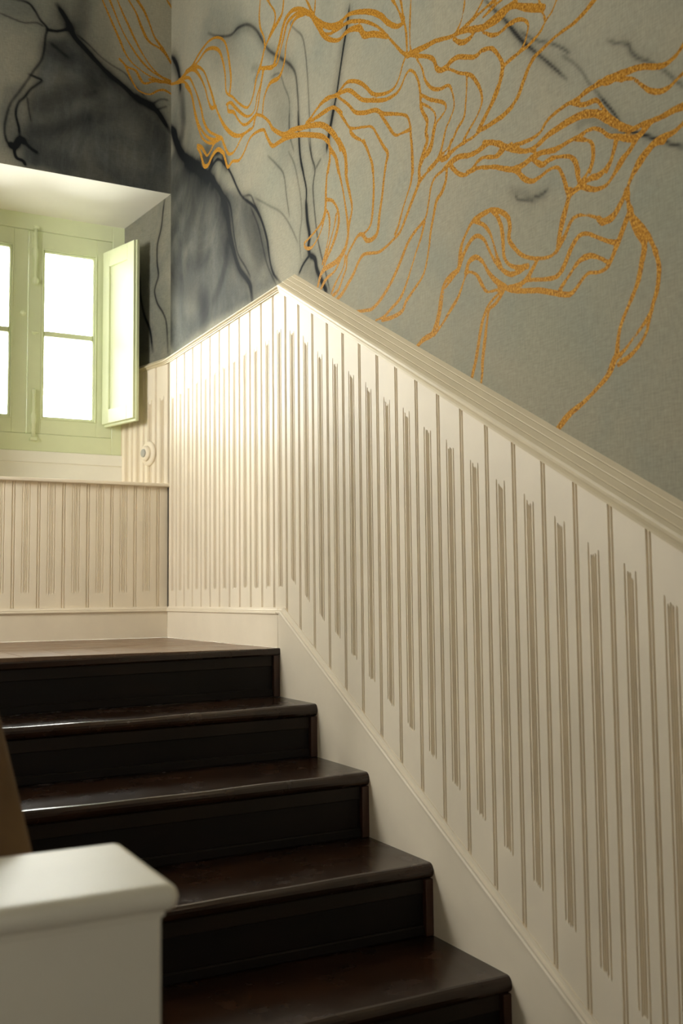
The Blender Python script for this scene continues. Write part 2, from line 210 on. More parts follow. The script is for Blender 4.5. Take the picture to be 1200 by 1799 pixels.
INK = [
  ('r', 33.3, 1.00, '-21,2244 -60,2206 -86,2144 -161,2062 -293,1961 -450,1868 -536,1805 -618,1721 -667,1636 -696,1552 -734,1474 -789,1384 -862,1321 -897,1283 -914,1222'),
  ('r', 82.0, 0.45, '-47,2220 -86,2144 -161,2062 -293,1961 -450,1864 -597,1736 -667,1636 -696,1537 -752,1432 -862,1314'),
  ('r', 10.6, 0.80, '-618,1729 -696,1663 -725,1587 -744,1515 -781,1438 -853,1366 -897,1318'),
  ('r', 13.3, 0.90, '-450,1868 -515,1883 -577,1882 -658,1827 -716,1768 -773,1695 -828,1638 -917,1578 -968,1532 -1010,1477 -1050,1402 -1066,1337 -1097,1274 -1159,1222'),
  ('r', 9.7, 0.60, '-828,1642 -900,1620 -934,1579 -985,1513 -1034,1428 -1058,1353'),
  ('r', 9.6, 0.60, '-899,1577 -968,1484 -1009,1395 -1049,1315 -1120,1227'),
  ('r', 11.2, 0.95, '-1301,1758 -1307,1672 -1316,1604 -1340,1531 -1360,1473 -1357,1424 -1363,1371 -1378,1316 -1371,1281 -1377,1255'),
  ('r', 24.8, 0.90, '-1357,1436 -1365,1370 -1381,1315 -1371,1281 -1380,1251'),
  ('r', 14.0, 0.85, '-1380,1251 -1335,1236 -1299,1212'),
  ('r', 26.9, 0.95, '-1380,1251 -1417,1227 -1430,1190 -1462,1144 -1500,1095'),
  ('r', 8.1, 0.70, '-1377,1643 -1397,1572 -1423,1518 -1408,1467 -1414,1403 -1426,1338 -1438,1285 -1463,1222 -1494,1153 -1519,1092'),
  ('r', 13.6, 0.45, '-1466,1535 -1430,1518'),
  ('r', 8.5, 0.40, '-1226,1653 -1269,1596 -1297,1528 -1318,1456 -1324,1391 -1308,1333 -1314,1261'),
  ('r', 7.5, 0.50, '-1054,1708 -1133,1643 -1187,1589 -1208,1508 -1230,1429'),
  ('r', 7.4, 0.40, '-1235,1781 -1234,1715 -1270,1635'),
  ('r', 7.6, 0.40, '-934,1600 -1052,1531 -1162,1466 -1237,1394 -1294,1318'),
  ('r', 12.9, 0.95, '-1663,1930 -1647,1879 -1622,1820 -1595,1749 -1576,1698 -1543,1634 -1513,1574 -1505,1541'),
  ('r', 23.6, 0.80, '-1559,1664 -1536,1619 -1509,1557'),
  ('r', 77.4, 0.18, '-1660,1926 -1616,1823 -1583,1737 -1530,1628'),
  ('r', 23.7, 0.95, '82,1965 95,1899 135,1842 190,1771 189,1699 174,1633 202,1597 229,1569 186,1504 103,1439 63,1386 35,1311 35,1243'),
  ('r', 66.5, 0.60, '182,1635 215,1574 181,1520'),
  ('r', 87.1, 0.40, '-21,2589 -80,2492 -123,2394 -152,2284 -161,2185 -111,2129'),
  ('r', 52.2, 0.40, '6,2265 -54,2172 -140,2079 -276,1988 -391,1916'),
  ('r', 35.1, 0.85, '20,2281 -39,2197 -111,2110 -222,2014 -353,1930'),
  ('r', 22.2, 0.70, '9,2594 -65,2518 -109,2439 -124,2374'),
  ('r', 15.3, 0.60, '-465,2457 -573,2388 -709,2324 -785,2314 -878,2279 -958,2217 -1015,2148 -1070,2085 -1177,2001 -1245,1946 -1286,1893 -1301,1813 -1308,1729 -1311,1641 -1322,1579 -1340,1536'),
  ('r', 58.0, 0.22, '-731,2317 -837,2292 -958,2209 -1052,2098 -1177,1990 -1262,1919'),
  ('r', 8.5, 0.50, '-1289,2084 -1247,2091 -1289,2047 -1337,2000 -1360,1938 -1374,1851 -1381,1784 -1387,1695 -1393,1608 -1414,1518'),
  ('r', 8.9, 0.40, '-1087,1979 -1159,1957 -1193,1899 -1235,1828 -1234,1754 -1241,1692'),
  ('r', 39.7, 0.25, '-917,2092 -956,2074 -975,2040 -936,2036'),
  ('r', 90.7, 0.25, '-429,1982 -572,1924 -663,1837'),
  ('r', 29.8, 0.50, '-489,1896 -549,1916 -618,1889 -667,1827'),
  ('r', 8.2, 0.65, '-2331,1590 -2369,1542 -2412,1493 -2442,1454 -2476,1409 -2521,1359 -2565,1312 -2617,1254'),
  ('r', 4.9, 0.60, '-2412,1489 -2447,1439 -2473,1408 -2499,1382'),
  ('r', 25.5, 0.20, '-2369,1542 -2442,1454 -2521,1359 -2591,1284'),
  ('r', 5.4, 0.50, '-2466,1438 -2517,1392 -2567,1360 -2604,1330 -2629,1306'),
  ('r', 5.2, 0.45, '-2739,1280 -2767,1259 -2798,1242 -2806,1222 -2823,1201 -2853,1178 -2886,1148 -2913,1115 -2938,1088'),
  ('r', 18.5, 0.20, '-2790,1251 -2810,1214 -2853,1178'),
  ('r', 6.5, 0.75, '-2710,1178 -2733,1147 -2755,1117 -2781,1072 -2812,1055 -2846,1033 -2879,1011 -2907,992 -2932,978'),
  ('r', 27.6, 0.25, '-2643,1140 -2684,1137 -2731,1100 -2785,1057'),
  ('r', 3.6, 0.35, '-2603,1315 -2639,1280 -2663,1250 -2687,1210 -2715,1176'),
  ('r', 8.0, 0.50, '-2433,1067 -2444,1052 -2476,1042 -2496,1033'),
  ('r', 7.8, 0.50, '-2497,1040 -2522,1036 -2545,1040'),
  ('r', 31.8, 0.20, '-2409,1088 -2462,1060 -2497,1037 -2542,1035'),
  ('r', 26.5, 0.75, '-19,2577 -86,2496 -117,2426 -127,2366'),
  ('r', 39.0, 0.90, '-16,2242 -78,2154 -149,2071 -265,1978'),
  ('b', 14.4, 0.65, '-703,2663 -630,2666 -598,2638 -576,2604 -547,2575 -553,2537 -558,2475 -570,2425 -601,2372 -625,2326 -655,2273 -690,2213 -708,2144 -713,2091 -703,2048 -688,2035'),
  ('b', 9.6, 0.50, '-745,2591 -690,2580 -641,2574 -591,2587 -560,2578'),
  ('b', 17.2, 0.80, '-547,2568 -503,2573 -455,2596'),
  ('b', 25.3, 1.00, '-507,2690 -485,2662 -458,2622 -445,2591 -426,2559 -386,2525 -333,2477 -280,2435 -226,2403 -179,2369 -148,2352 -103,2338 -61,2312 -33,2276 -5,2235'),
  ('b', 65.8, 0.45, '-491,2674 -452,2596 -386,2522 -280,2432 -179,2366 -89,2327 -26,2264'),
  ('b', 10.2, 0.50, '-419,2578 -373,2549 -320,2507 -267,2479 -213,2458 -179,2424 -145,2391 -117,2369'),
  ('b', 39.6, 0.70, '-458,2622 -445,2591'),
  ('b', 46.5, 0.80, '-165,2359 -131,2345 -82,2335'),
  ('b', 14.3, 0.85, '-619,2354 -588,2348 -566,2340 -588,2315 -612,2290 -636,2251 -660,2220 -669,2172 -656,2116 -652,2078'),
  ('b', 9.5, 0.60, '-624,2254 -617,2203 -607,2153'),
  ('b', 37.7, 1.00, '-688,2035 -670,2034 -652,2065 -636,2062'),
  ('b', 19.0, 0.70, '-636,2062 -608,2038 -577,2022'),
  ('b', 16.4, 0.90, '-670,2036 -672,2009 -663,1985 -638,1977 -626,1960'),
  ('b', 100.0, 0.30, '-388,2750 -397,2672 -413,2586'),
  ('b', 98.0, 0.30, '-534,2501 -489,2479 -450,2462'),
  ('b', 19.6, 0.45, '-534,2515 -489,2486 -457,2467'),
  ('b', 10.5, 0.50, '-82,2349 -48,2375 -13,2379'),
  ('b', 10.5, 0.50, '-62,2326 -20,2349'),
  ('b', 98.9, 0.25, '-593,2228 -499,2283 -410,2330 -332,2354'),
  ('b', 73.5, 0.30, '-603,2114 -529,2137 -441,2175 -357,2234'),
  ('b', 25.0, 0.30, '-384,2309 -332,2348'),
  ('n', 21.8, 0.85, '321,1724 287,1689 261,1629 252,1547 218,1451 169,1371 145,1270'),
  ('n', 14.1, 0.80, '48,1959 63,1893 78,1819 109,1749 111,1671 100,1607 120,1569 131,1536 107,1479 60,1425 32,1368 20,1239'),
  ('r', 146.3, 0.36, '-407,1881 -293,1863 -150,1831 1,1763 106,1692'),
  ('r', 145.7, 0.36, '-429,1869 -362,1813 -271,1757 -151,1680 -1,1608 132,1577'),
  ('r', 134.5, 0.36, '-461,1852 -451,1766 -407,1663 -363,1550'),
  ('r', 125.4, 0.36, '-515,1813 -577,1698 -617,1593 -627,1485'),
  ('r', 121.8, 0.36, '-628,1710 -677,1603 -696,1523 -686,1437'),
  ('r', 152.4, 0.36, '-293,1953 -150,1974 -24,1944 41,1880'),
  ('r', 138.9, 0.36, '160,1620 -52,1576 -295,1546 -472,1517'),
  ('r', 133.4, 0.36, '132,1577 -177,1474 -407,1380 -429,1304'),
  ('r', 111.8, 0.36, '-828,1631 -881,1534 -933,1433 -983,1334'),
  ('r', 109.8, 0.36, '-934,1565 -984,1458 -1033,1346'),
  ('r', 132.2, 0.36, '-363,1391 -429,1311 -407,1263'),
  ('r', 89.5, 0.40, '187,1539 23,1393 -29,1279'),
  ('r', 73.7, 0.40, '-676,1529 -656,1446 -596,1374 -514,1320'),
  ('b', 124.5, 0.26, '-621,2084 -485,2139 -344,2223 -158,2326'),
  ('b', 124.5, 0.26, '-552,2483 -476,2489 -386,2457 -293,2411'),
  ('b', 122.8, 0.26, '-599,2220 -531,2262 -449,2321 -332,2388 -253,2393'),
  ('b', 122.2, 0.26, '-577,2022 -420,1993 -156,1989'),
  ('b', 129.7, 0.26, '-158,2346 -89,2251 -33,2151'),
  ('r', 247.0, 0.16, '-573,2309 -709,2208 -794,2100 -751,2070'),
  ('r', 288.1, 0.16, '-221,2282 -327,2152 -525,1996'),
  ('r', 210.9, 0.16, '-1142,1977 -1210,1876 -1192,1809'),
  ('r', 264.2, 0.16, '-428,2499 -619,2382 -753,2323'),
  ('r', 216.1, 0.16, '-1069,1933 -1139,1802 -1241,1655'),
  ('r', 55.5, 0.45, '-328,1959 -429,1946 -525,1873'),
  ('r', 50.9, 0.45, '-618,1880 -680,1805'),
]
WASH = [
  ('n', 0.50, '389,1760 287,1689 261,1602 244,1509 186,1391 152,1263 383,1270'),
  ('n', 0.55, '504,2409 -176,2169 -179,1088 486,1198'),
  ('b', 0.28, '-861,2743 -297,2907 -254,2489 51,2224 52,1945 -845,1848'),
  ('r', 0.80, '30,2112 -86,2135 -174,2045 -293,1953 -450,1860 -597,1736 -677,1618 -696,1537 -752,1432 -862,1321 -914,1222 -472,1247 -55,1223 48,1297 76,1406 201,1552 189,1682 108,1815 69,1960'),
  ('r', 0.68, '-618,1744 -773,1680 -899,1592 -985,1492 -1050,1382 -1136,1230 -914,1229 -862,1335 -753,1475 -677,1618'),
  ('r', 0.35, '-1321,1247 -1390,1238 -1443,1168 -1493,1105 -1306,1207'),
  ('r', 0.25, '9,2614 -165,2441 -194,2209 -111,2091 20,2242'),
  ('b', 0.90, '-640,2094 -612,2283 -553,2510 -458,2568 -333,2463 -158,2346 -2,2234 -4,1935 -354,1939 -638,1961'),
  ('b', 0.50, '-722,2284 -625,2320 -634,2082 -694,2031 -743,2124'),
  ('b', 0.30, '-536,2716 -388,2757 -387,2607 -452,2590 -534,2575'),
  ('b', 0.30, '-752,2656 -617,2673 -579,2603 -659,2575 -751,2587'),
]
# ------------------------------------------------------------------ materials
def lin(c):
    return tuple(((v / 12.92) if v <= 0.04045 else ((v + 0.055) / 1.055) ** 2.4) for v in c)

class NT:
    def __init__(s, name):
        s.m = bpy.data.materials.new(name); s.m.use_nodes = True; s.t = s.m.node_tree
        s.b = s.t.nodes['Principled BSDF']; s.out = s.t.nodes['Material Output']
    def n(s, typ, **kw):
        nd = s.t.nodes.new(typ)
        for k, v in kw.items():
            if k in nd.inputs: nd.inputs[k].default_value = v
            else: setattr(nd, k, v)
        return nd
    def l(s, a, b): s.t.links.new(a, b)
    def coord(s, scale=(1, 1, 1), kind='Object'):
        tc = s.n('ShaderNodeTexCoord'); mp = s.n('ShaderNodeMapping'); mp.inputs['Scale'].default_value = scale
        s.l(tc.outputs[kind], mp.inputs['Vector']); return mp.outputs['Vector']
    def noise(s, vec, scale, detail=4, rough=0.55, dist=0.0):
        nd = s.n('ShaderNodeTexNoise'); nd.inputs['Scale'].default_value = scale; nd.inputs['Detail'].default_value = detail
        nd.inputs['Roughness'].default_value = rough; nd.inputs['Distortion'].default_value = dist
        s.l(vec, nd.inputs['Vector']); return nd.outputs['Fac']
    def ramp(s, fac, stops):
        nd = s.n('ShaderNodeValToRGB'); cr = nd.color_ramp
        while len(cr.elements) < len(stops): cr.elements.new(0.5)
        for e, (p, c) in zip(cr.elements, stops): e.position = p; e.color = (c[0], c[1], c[2], 1) if len(c) == 3 else c
        s.l(fac, nd.inputs['Fac']); return nd.outputs['Color']
    def mix(s, fac, a, b, mode='MIX'):
        nd = s.n('ShaderNodeMix', data_type='RGBA', blend_type=mode)
        for sock, v in ((nd.inputs['Factor'], fac), (nd.inputs['A'], a), (nd.inputs['B'], b)):
            if hasattr(v, 'is_output'): s.l(v, sock)
            else: sock.default_value = v if not isinstance(v, tuple) else (v[0], v[1], v[2], 1)
        return nd.outputs['Result']
    def mathn(s, op, a, b=None, c=None, clamp=False):
        nd = s.n('ShaderNodeMath', operation=op, use_clamp=clamp)
        for i, v in enumerate((a, b, c)):
            if v is None: continue
            if hasattr(v, 'is_output'): s.l(v, nd.inputs[i])
            else: nd.inputs[i].default_value = v
        return nd.outputs[0]
    def bump(s, h, strength, dist):
        nd = s.n('ShaderNodeBump'); nd.inputs['Strength'].default_value = strength; nd.inputs['Distance'].default_value = dist
        s.l(h, nd.inputs['Height']); s.l(nd.outputs['Normal'], s.b.inputs['Normal'])

def paint(name, col, rough=0.4, grain=0.06, bump=0.15):
    m = NT(name)
    v = m.coord()
    n1 = m.noise(v, 6, 4); n2 = m.noise(v, 90, 3)
    c0 = tuple(x * (1 - grain) for x in col); c1 = tuple(min(1, x * (1 + grain * 0.6)) for x in col)
    base = m.ramp(n1, [(0.3, c0), (0.7, c1)])
    m.l(base, m.b.inputs['Base Color'])
    r = m.n('ShaderNodeMapRange'); m.l(n2, r.inputs['Value']); r.inputs['To Min'].default_value = rough - 0.06; r.inputs['To Max'].default_value = rough + 0.08
    m.l(r.outputs['Result'], m.b.inputs['Roughness'])
    vs_ = m.coord((60, 60, 3)); n3 = m.noise(vs_, 4, 3)
    m.bump(n3, bump, 0.0006)
    return m.m

CREAM = paint('cream_gloss_paint', (0.80, 0.712, 0.552), 0.46, 0.05, 0.25)
CREAM.node_tree.nodes['Principled BSDF'].inputs['Specular IOR Level'].default_value = 0.32
CREAM_RAIL = paint('cream_rail_paint', (0.63, 0.54, 0.36), 0.46, 0.06, 0.3)
SOFFIT = paint('white_plaster', (0.90, 0.875, 0.77), 0.7, 0.03)
GREEN = paint('pale_green_paint', (0.73, 0.78, 0.50), 0.38, 0.05, 0.2)
NEWEL = paint('ivory_newel_paint', (0.86, 0.795, 0.625), 0.42, 0.05, 0.2)
CEIL = paint('ceiling_paint', (0.55, 0.53, 0.46), 0.8, 0.03)
PLAIN = paint('plain_wall_paint', (0.30, 0.28, 0.23), 0.7, 0.04)

def wood(name, dark, light, red, rough0, rough1, axis=0, coat=0.3, wearf=0.6):
    m = NT(name)
    sc = [14, 14, 14]; sc[axis] = 1.2
    v = m.coord(tuple(sc)); n1 = m.noise(v, 2.2, 5, 0.55, 0.15)
    base = m.ramp(n1, [(0.25, dark), (0.75, light)])
    w_ = m.noise(m.coord((1.5, 5, 5)), 3.0, 2, 0.5)
    wear = m.ramp(w_, [(0.45, (0, 0, 0)), (0.85, (1, 1, 1))])
    base = m.mix(m.mathn('MULTIPLY', wear, wearf), base, red)
    sp = m.noise(m.coord(), 110, 2); spk = m.ramp(sp, [(0.76, (0, 0, 0)), (0.84, (1, 1, 1))])
    base = m.mix(m.mathn('MULTIPLY', spk, 0.35), base, tuple(min(1, x * 6 + 0.02) for x in light))
    m.l(base, m.b.inputs['Base Color'])
    n2 = m.noise(m.coord((3, 3, 3)), 3, 5)
    r = m.n('ShaderNodeMapRange'); m.l(n2, r.inputs['Value']); r.inputs['From Min'].default_value = 0.3; r.inputs['From Max'].default_value = 0.7
    r.inputs['To Min'].default_value = rough0; r.inputs['To Max'].default_value = rough1
    m.l(r.outputs['Result'], m.b.inputs['Roughness'])
    m.b.inputs['Coat Weight'].default_value = coat; m.b.inputs['Coat Roughness'].default_value = 0.22
    m.bump(m.noise(m.coord((9, 9, 9)), 4, 3), 0.12, 0.0015)
    return m.m

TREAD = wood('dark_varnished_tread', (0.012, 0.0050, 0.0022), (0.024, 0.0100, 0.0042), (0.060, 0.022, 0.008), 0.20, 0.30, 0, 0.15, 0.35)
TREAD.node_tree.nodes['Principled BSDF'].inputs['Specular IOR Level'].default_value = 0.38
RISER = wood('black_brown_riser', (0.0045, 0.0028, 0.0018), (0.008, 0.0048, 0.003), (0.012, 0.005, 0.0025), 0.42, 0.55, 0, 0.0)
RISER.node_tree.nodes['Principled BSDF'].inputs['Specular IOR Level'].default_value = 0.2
TOPSTRIP = wood('brown_fascia_strip', (0.009, 0.0056, 0.003), (0.015, 0.009, 0.005), (0.024, 0.012, 0.006), 0.4, 0.52, 0, 0.0)
TOPSTRIP.node_tree.nodes['Principled BSDF'].inputs['Specular IOR Level'].default_value = 0.22
STRIP = wood('reddish_end_strip', (0.03, 0.011, 0.005), (0.055, 0.020, 0.009), (0.075, 0.026, 0.010), 0.35, 0.5, 2, 0.15)
PLANK = wood('worn_brown_plank', (0.135, 0.078, 0.042), (0.21, 0.125, 0.07), (0.18, 0.09, 0.045), 0.30, 0.46, 1, 0.2)
RAILWOOD = wood('brown_handrail_wood', (0.115, 0.058, 0.017), (0.165, 0.086, 0.026), (0.14, 0.062, 0.017), 0.35, 0.5, 1, 0.2)
HALL = wood('hall_floor_wood', (0.06, 0.032, 0.018), (0.10, 0.055, 0.03), (0.08, 0.04, 0.02), 0.35, 0.5, 1, 0.2)

def glass_mat():
    m = NT('window_glass'); t = m.t
    t.nodes.remove(m.b)
    tr = m.n('ShaderNodeBsdfTransparent'); tr.inputs['Color'].default_value = (0.97, 0.985, 0.97, 1)
    gl = m.n('ShaderNodeBsdfGlossy'); gl.inputs['Roughness'].default_value = 0.02
    fr = m.n('ShaderNodeFresnel'); fr.inputs['IOR'].default_value = 1.45
    mx = m.n('ShaderNodeMixShader'); m.l(fr.outputs[0], mx.inputs[0]); m.l(tr.outputs[0], mx.inputs[1]); m.l(gl.outputs[0], mx.inputs[2])
    m.l(mx.outputs[0], m.out.inputs['Surface'])
    return m.m
GLASS = glass_mat()
BOSSGREY = paint('grey_push_button', (0.42, 0.41, 0.36), 0.4)

def mural_mat():
    m = NT('ink_and_gold_wallpaper')
    def attr(n):
        a = m.n('ShaderNodeAttribute'); a.attribute_name = n; return a.outputs['Fac']
    ink, wash, gold = attr('ink'), attr('wash'), attr('gold')
    v = m.coord()
    n1 = m.noise(v, 1.1, 5, 0.55, 0.8); n2 = m.noise(v, 3.4, 6, 0.6, 1.2); n3 = m.noise(v, 11, 6, 0.62, 0.5)
    base = m.ramp(n1, [(0.30, (0.268, 0.264, 0.200)), (0.5, (0.345, 0.316, 0.230)), (0.7, (0.318, 0.307, 0.226))])
    blue = m.ramp(n2, [(0.42, (0, 0, 0)), (0.72, (1, 1, 1))])
    base = m.mix(m.mathn('MULTIPLY', blue, 0.4), base, (0.238, 0.262, 0.222))
    # soft ink washes
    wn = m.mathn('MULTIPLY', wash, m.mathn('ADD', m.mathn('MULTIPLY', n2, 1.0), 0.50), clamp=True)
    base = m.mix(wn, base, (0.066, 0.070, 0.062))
    streak = m.noise(m.coord((7, 7, 1.6)), 2.2, 6, 0.6, 0.8)
    base = m.mix(m.mathn('MULTIPLY', m.mathn('MULTIPLY', wash, m.ramp(streak, [(0.42, (0, 0, 0)), (0.72, (1, 1, 1))])), 0.42, clamp=True), base, (0.17, 0.18, 0.17))
    # veins
    ik = m.mathn('MULTIPLY', ink, m.mathn('ADD', m.mathn('MULTIPLY', n2, 0.9), 0.72), clamp=True)
    base = m.mix(ik, base, (0.0075, 0.0085, 0.009))
    # weave of the paper
    wv = m.n('ShaderNodeTexWave', bands_direction='Z'); wv.inputs['Scale'].default_value = 120; wv.inputs['Distortion'].default_value = 3.0
    m.l(v, wv.inputs['Vector'])
    wn2 = m.noise(m.coord((40, 40, 260)), 1.0, 3); wn3 = m.noise(m.coord((260, 260, 40)), 1.0, 3)
    weave = m.mathn('ADD', wn2, wn3)
    base = m.mix(1.0, base, m.ramp(m.mathn('MULTIPLY', weave, 0.5), [(0.3, (0.80, 0.80, 0.80)), (0.7, (1.16, 1.16, 1.14))]), 'MULTIPLY')
    # gold leaf lines
    gn = m.noise(v, 60, 3); edge = m.mathn('ADD', gold, m.mathn('MULTIPLY', m.mathn('SUBTRACT', gn, 0.5), 0.004))
    mask = m.n('ShaderNodeMapRange'); m.l(edge, mask.inputs['Value']); mask.inputs['From Min'].default_value = -0.0006; mask.inputs['From Max'].default_value = 0.0006
    gm = mask.outputs['Result']
    g1 = m.noise(v, 190, 3, 0.7); g2 = m.noise(v, 2.0, 4)
    gc = m.ramp(g1, [(0.32, (0.13, 0.050, 0.006)), (0.5, (0.38, 0.168, 0.015)), (0.68, (0.60, 0.34, 0.06))])
    gc = m.mix(m.ramp(g2, [(0.38, (0, 0, 0)), (0.66, (1, 1, 1))]), gc, (0.41, 0.195, 0.020))
    gc = m.mix(0.6, gc, m.ramp(g1, [(0.34, (0.10, 0.035, 0.004)), (0.5, (0.37, 0.165, 0.014)), (0.66, (0.62, 0.36, 0.065))]))
    col = m.mix(gm, base, gc)
    m.l(col, m.b.inputs['Base Color']); m.b.inputs['Specular IOR Level'].default_value = 0.08
    m.l(m.mathn('MULTIPLY', gm, 0.2), m.b.inputs['Metallic'])
    r = m.mathn('SUBTRACT', 0.78, m.mathn('MULTIPLY', gm, 0.18)); m.l(r, m.b.inputs['Roughness'])
    m.bump(m.mathn('ADD', m.mathn('MULTIPLY', weave, 0.6), m.mathn('MULTIPLY', gm, 0.5)), 0.25, 0.0008)
    return m.m
MURAL = mural_mat()

# ------------------------------------------------------------------ object helpers
def link(name, verts, faces, mat, parent=None, smooth=False):
    me = bpy.data.meshes.new(name); me.from_pydata(verts, [], faces); me.update()
    bm = bmesh.new(); bm.from_mesh(me); bmesh.ops.recalc_face_normals(bm, faces=bm.faces); bm.to_mesh(me); bm.free()
    if smooth:
        for p in me.polygons: p.use_smooth = True
    me.materials.append(mat)
    o = bpy.data.objects.new(name, me); COL.objects.link(o)
    if parent: o.parent = parent
    return o

def frombm(name, bm, mat, parent=None, smooth=False):
    bmesh.ops.recalc_face_normals(bm, faces=bm.faces)
    me = bpy.data.meshes.new(name); bm.to_mesh(me); bm.free()
    if smooth:
        for p in me.polygons: p.use_smooth = True
    me.materials.append(mat)
    o = bpy.data.objects.new(name, me); COL.objects.link(o)
    if parent: o.parent = parent
    return o

def add_box(bm, x0, x1, y0, y1, z0, z1, bev=0.0, seg=2):
    vs_ = [bm.verts.new((x, y, z)) for x in (x0, x1) for y in (y0, y1) for z in (z0, z1)]
    q = [(0, 1, 3, 2), (4, 6, 7, 5), (0, 4, 5, 1), (2, 3, 7, 6), (0, 2, 6, 4), (1, 5, 7, 3)]
    fs = [bm.faces.new([vs_[i] for i in f]) for f in q]
    if bev > 0:
        es = list({e for f in fs for e in f.edges})
        bmesh.ops.bevel(bm, geom=es, offset=bev, segments=seg, affect='EDGES', profile=0.5)
def box(name, x0, x1, y0, y1, z0, z1, mat, parent=None, bev=0.0, seg=2):
    bm = bmesh.new(); add_box(bm, min(x0, x1), max(x0, x1), min(y0, y1), max(y0, y1), min(z0, z1), max(z0, z1), bev, seg)
    return frombm(name, bm, mat, parent)

def sweep(name, rings, mat, parent=None, caps=True, smooth=False):
    n = len(rings[0]); vs_ = [tuple(p) for r in rings for p in r]; fs = []
    for i in range(len(rings) - 1):
        for j in range(n):
            k = (j + 1) % n
            fs.append((i*n+j, i*n+k, (i+1)*n+k, (i+1)*n+j))
    if caps:
        fs.append(tuple(range(n))[::-1]); fs.append(tuple((len(rings)-1)*n + j for j in range(n)))
    return link(name, vs_, fs, mat, parent, smooth)

def lathe(bm, origin, axis, prof, seg=24):
    """prof: list of (distance along axis, radius)"""
    ax = Vector(axis).normalized(); t = ax.orthogonal().normalized(); b = ax.cross(t)
    rings = []
    for h, r in prof:
        c = Vector(origin) + ax * h
        if r < 1e-6: rings.append([bm.verts.new(c)])
        else: rings.append([bm.verts.new(c + (t * math.cos(2*math.pi*i/seg) + b * math.sin(2*math.pi*i/seg)) * r) for i in range(seg)])
    for a, c in zip(rings, rings[1:]):
        for i in range(seg):
            j = (i + 1) % seg
            if len(a) == 1 and len(c) == 1: continue
            if len(a) == 1: bm.faces.new((a[0], c[j], c[i]))
            elif len(c) == 1: bm.faces.new((a[i], a[j], c[0]))
            else: bm.faces.new((a[i], a[j], c[j], c[i]))

def struct(o, label, cat=None):
    o['kind'] = 'structure'; o['label'] = label
    if cat: o['category'] = cat
    return o
def thing(o, label, cat, group=None):
    o['label'] = label; o['category'] = cat
    if group: o['group'] = group
    return o
def empty(name, loc=(0, 0, 0)):
    o = bpy.data.objects.new(name, None); COL.objects.link(o); o.location = loc; o.empty_display_size = 0.1
    return o

# ------------------------------------------------------------------ heights along the stair wall
PEAK = -1.170
def rail_under(y):
    return RAILB if y > PEAK else RAILB - RISE_SLOPE * (PEAK - y)
SK_K = -1.196
def skirt_top(y):
    return 0.132 if y > SK_K else 0.132 - 0.5545 * (SK_K - y)
Y_FLAT = -3.42                                     # the raking parts level out at the foot of the stairs
def rail_under2(y): return rail_under(max(y, Y_FLAT))
def skirt_top2(y): return skirt_top(max(y, Y_FLAT))

# ------------------------------------------------------------------ wallpaper fields
def parse(s): return np.array([[float(v) / 1000 for v in p.split(',')] for p in s.split()])
def catmull(P, sub=5):
    if len(P) < 3: return P
    Q = np.vstack([2*P[0]-P[1], P, 2*P[-1]-P[-2]]); out = []
    for i in range(1, len(Q) - 2):
        p0, p1, p2, p3 = Q[i-1], Q[i], Q[i+1], Q[i+2]
        for t in np.linspace(0, 1, sub, endpoint=False):
            out.append(0.5*((2*p1)+(-p0+p2)*t+(2*p0-5*p1+4*p2-p3)*t*t+(-p0+3*p1-3*p2+p3)*t**3))
    out.append(P[-1]); return np.array(out)

def seg_update(A, Zc, fieldfn, P, reach):
    """call fieldfn(index slice, distance, t) for grid points near each segment; A and Zc are 2-D coordinate arrays"""
    n = len(P) - 1
    for i in range(n):
        a, b = P[i], P[i+1]
        lo = np.minimum(a, b) - reach; hi = np.maximum(a, b) + reach
        cols = np.where((A[:, 0] >= lo[0]) & (A[:, 0] <= hi[0]))[0]
        if len(cols) == 0: continue
        c0, c1 = cols[0], cols[-1] + 1
        sub = Zc[c0:c1]
        rows = np.where(((sub >= lo[1]) & (sub <= hi[1])).any(axis=0))[0]
        if len(rows) == 0: continue
        r0_, r1_ = rows[0], rows[-1] + 1
        X = A[c0:c1, r0_:r1_]; Y = Zc[c0:c1, r0_:r1_]
        d = b - a; L2 = max(d @ d, 1e-12)
        t = np.clip(((X - a[0]) * d[0] + (Y - a[1]) * d[1]) / L2, 0, 1)
        dist = np.hypot(X - a[0] - t * d[0], Y - a[1] - t * d[1])
        fieldfn((slice(c0, c1), slice(r0_, r1_)), dist, (i + t) / n)

def blur(F, k):
    for ax in (0, 1):
        for _ in range(2):
            c = np.cumsum(np.pad(F, [(k+1, k) if a == ax else (0, 0) for a in (0, 1)], mode='edge'), axis=ax)
            hi = np.take(c, range(2*k+1, c.shape[ax]), axis=ax); lo = np.take(c, range(0, c.shape[ax]-2*k-1), axis=ax)
            F = (hi - lo) / (2*k+1)
    return F

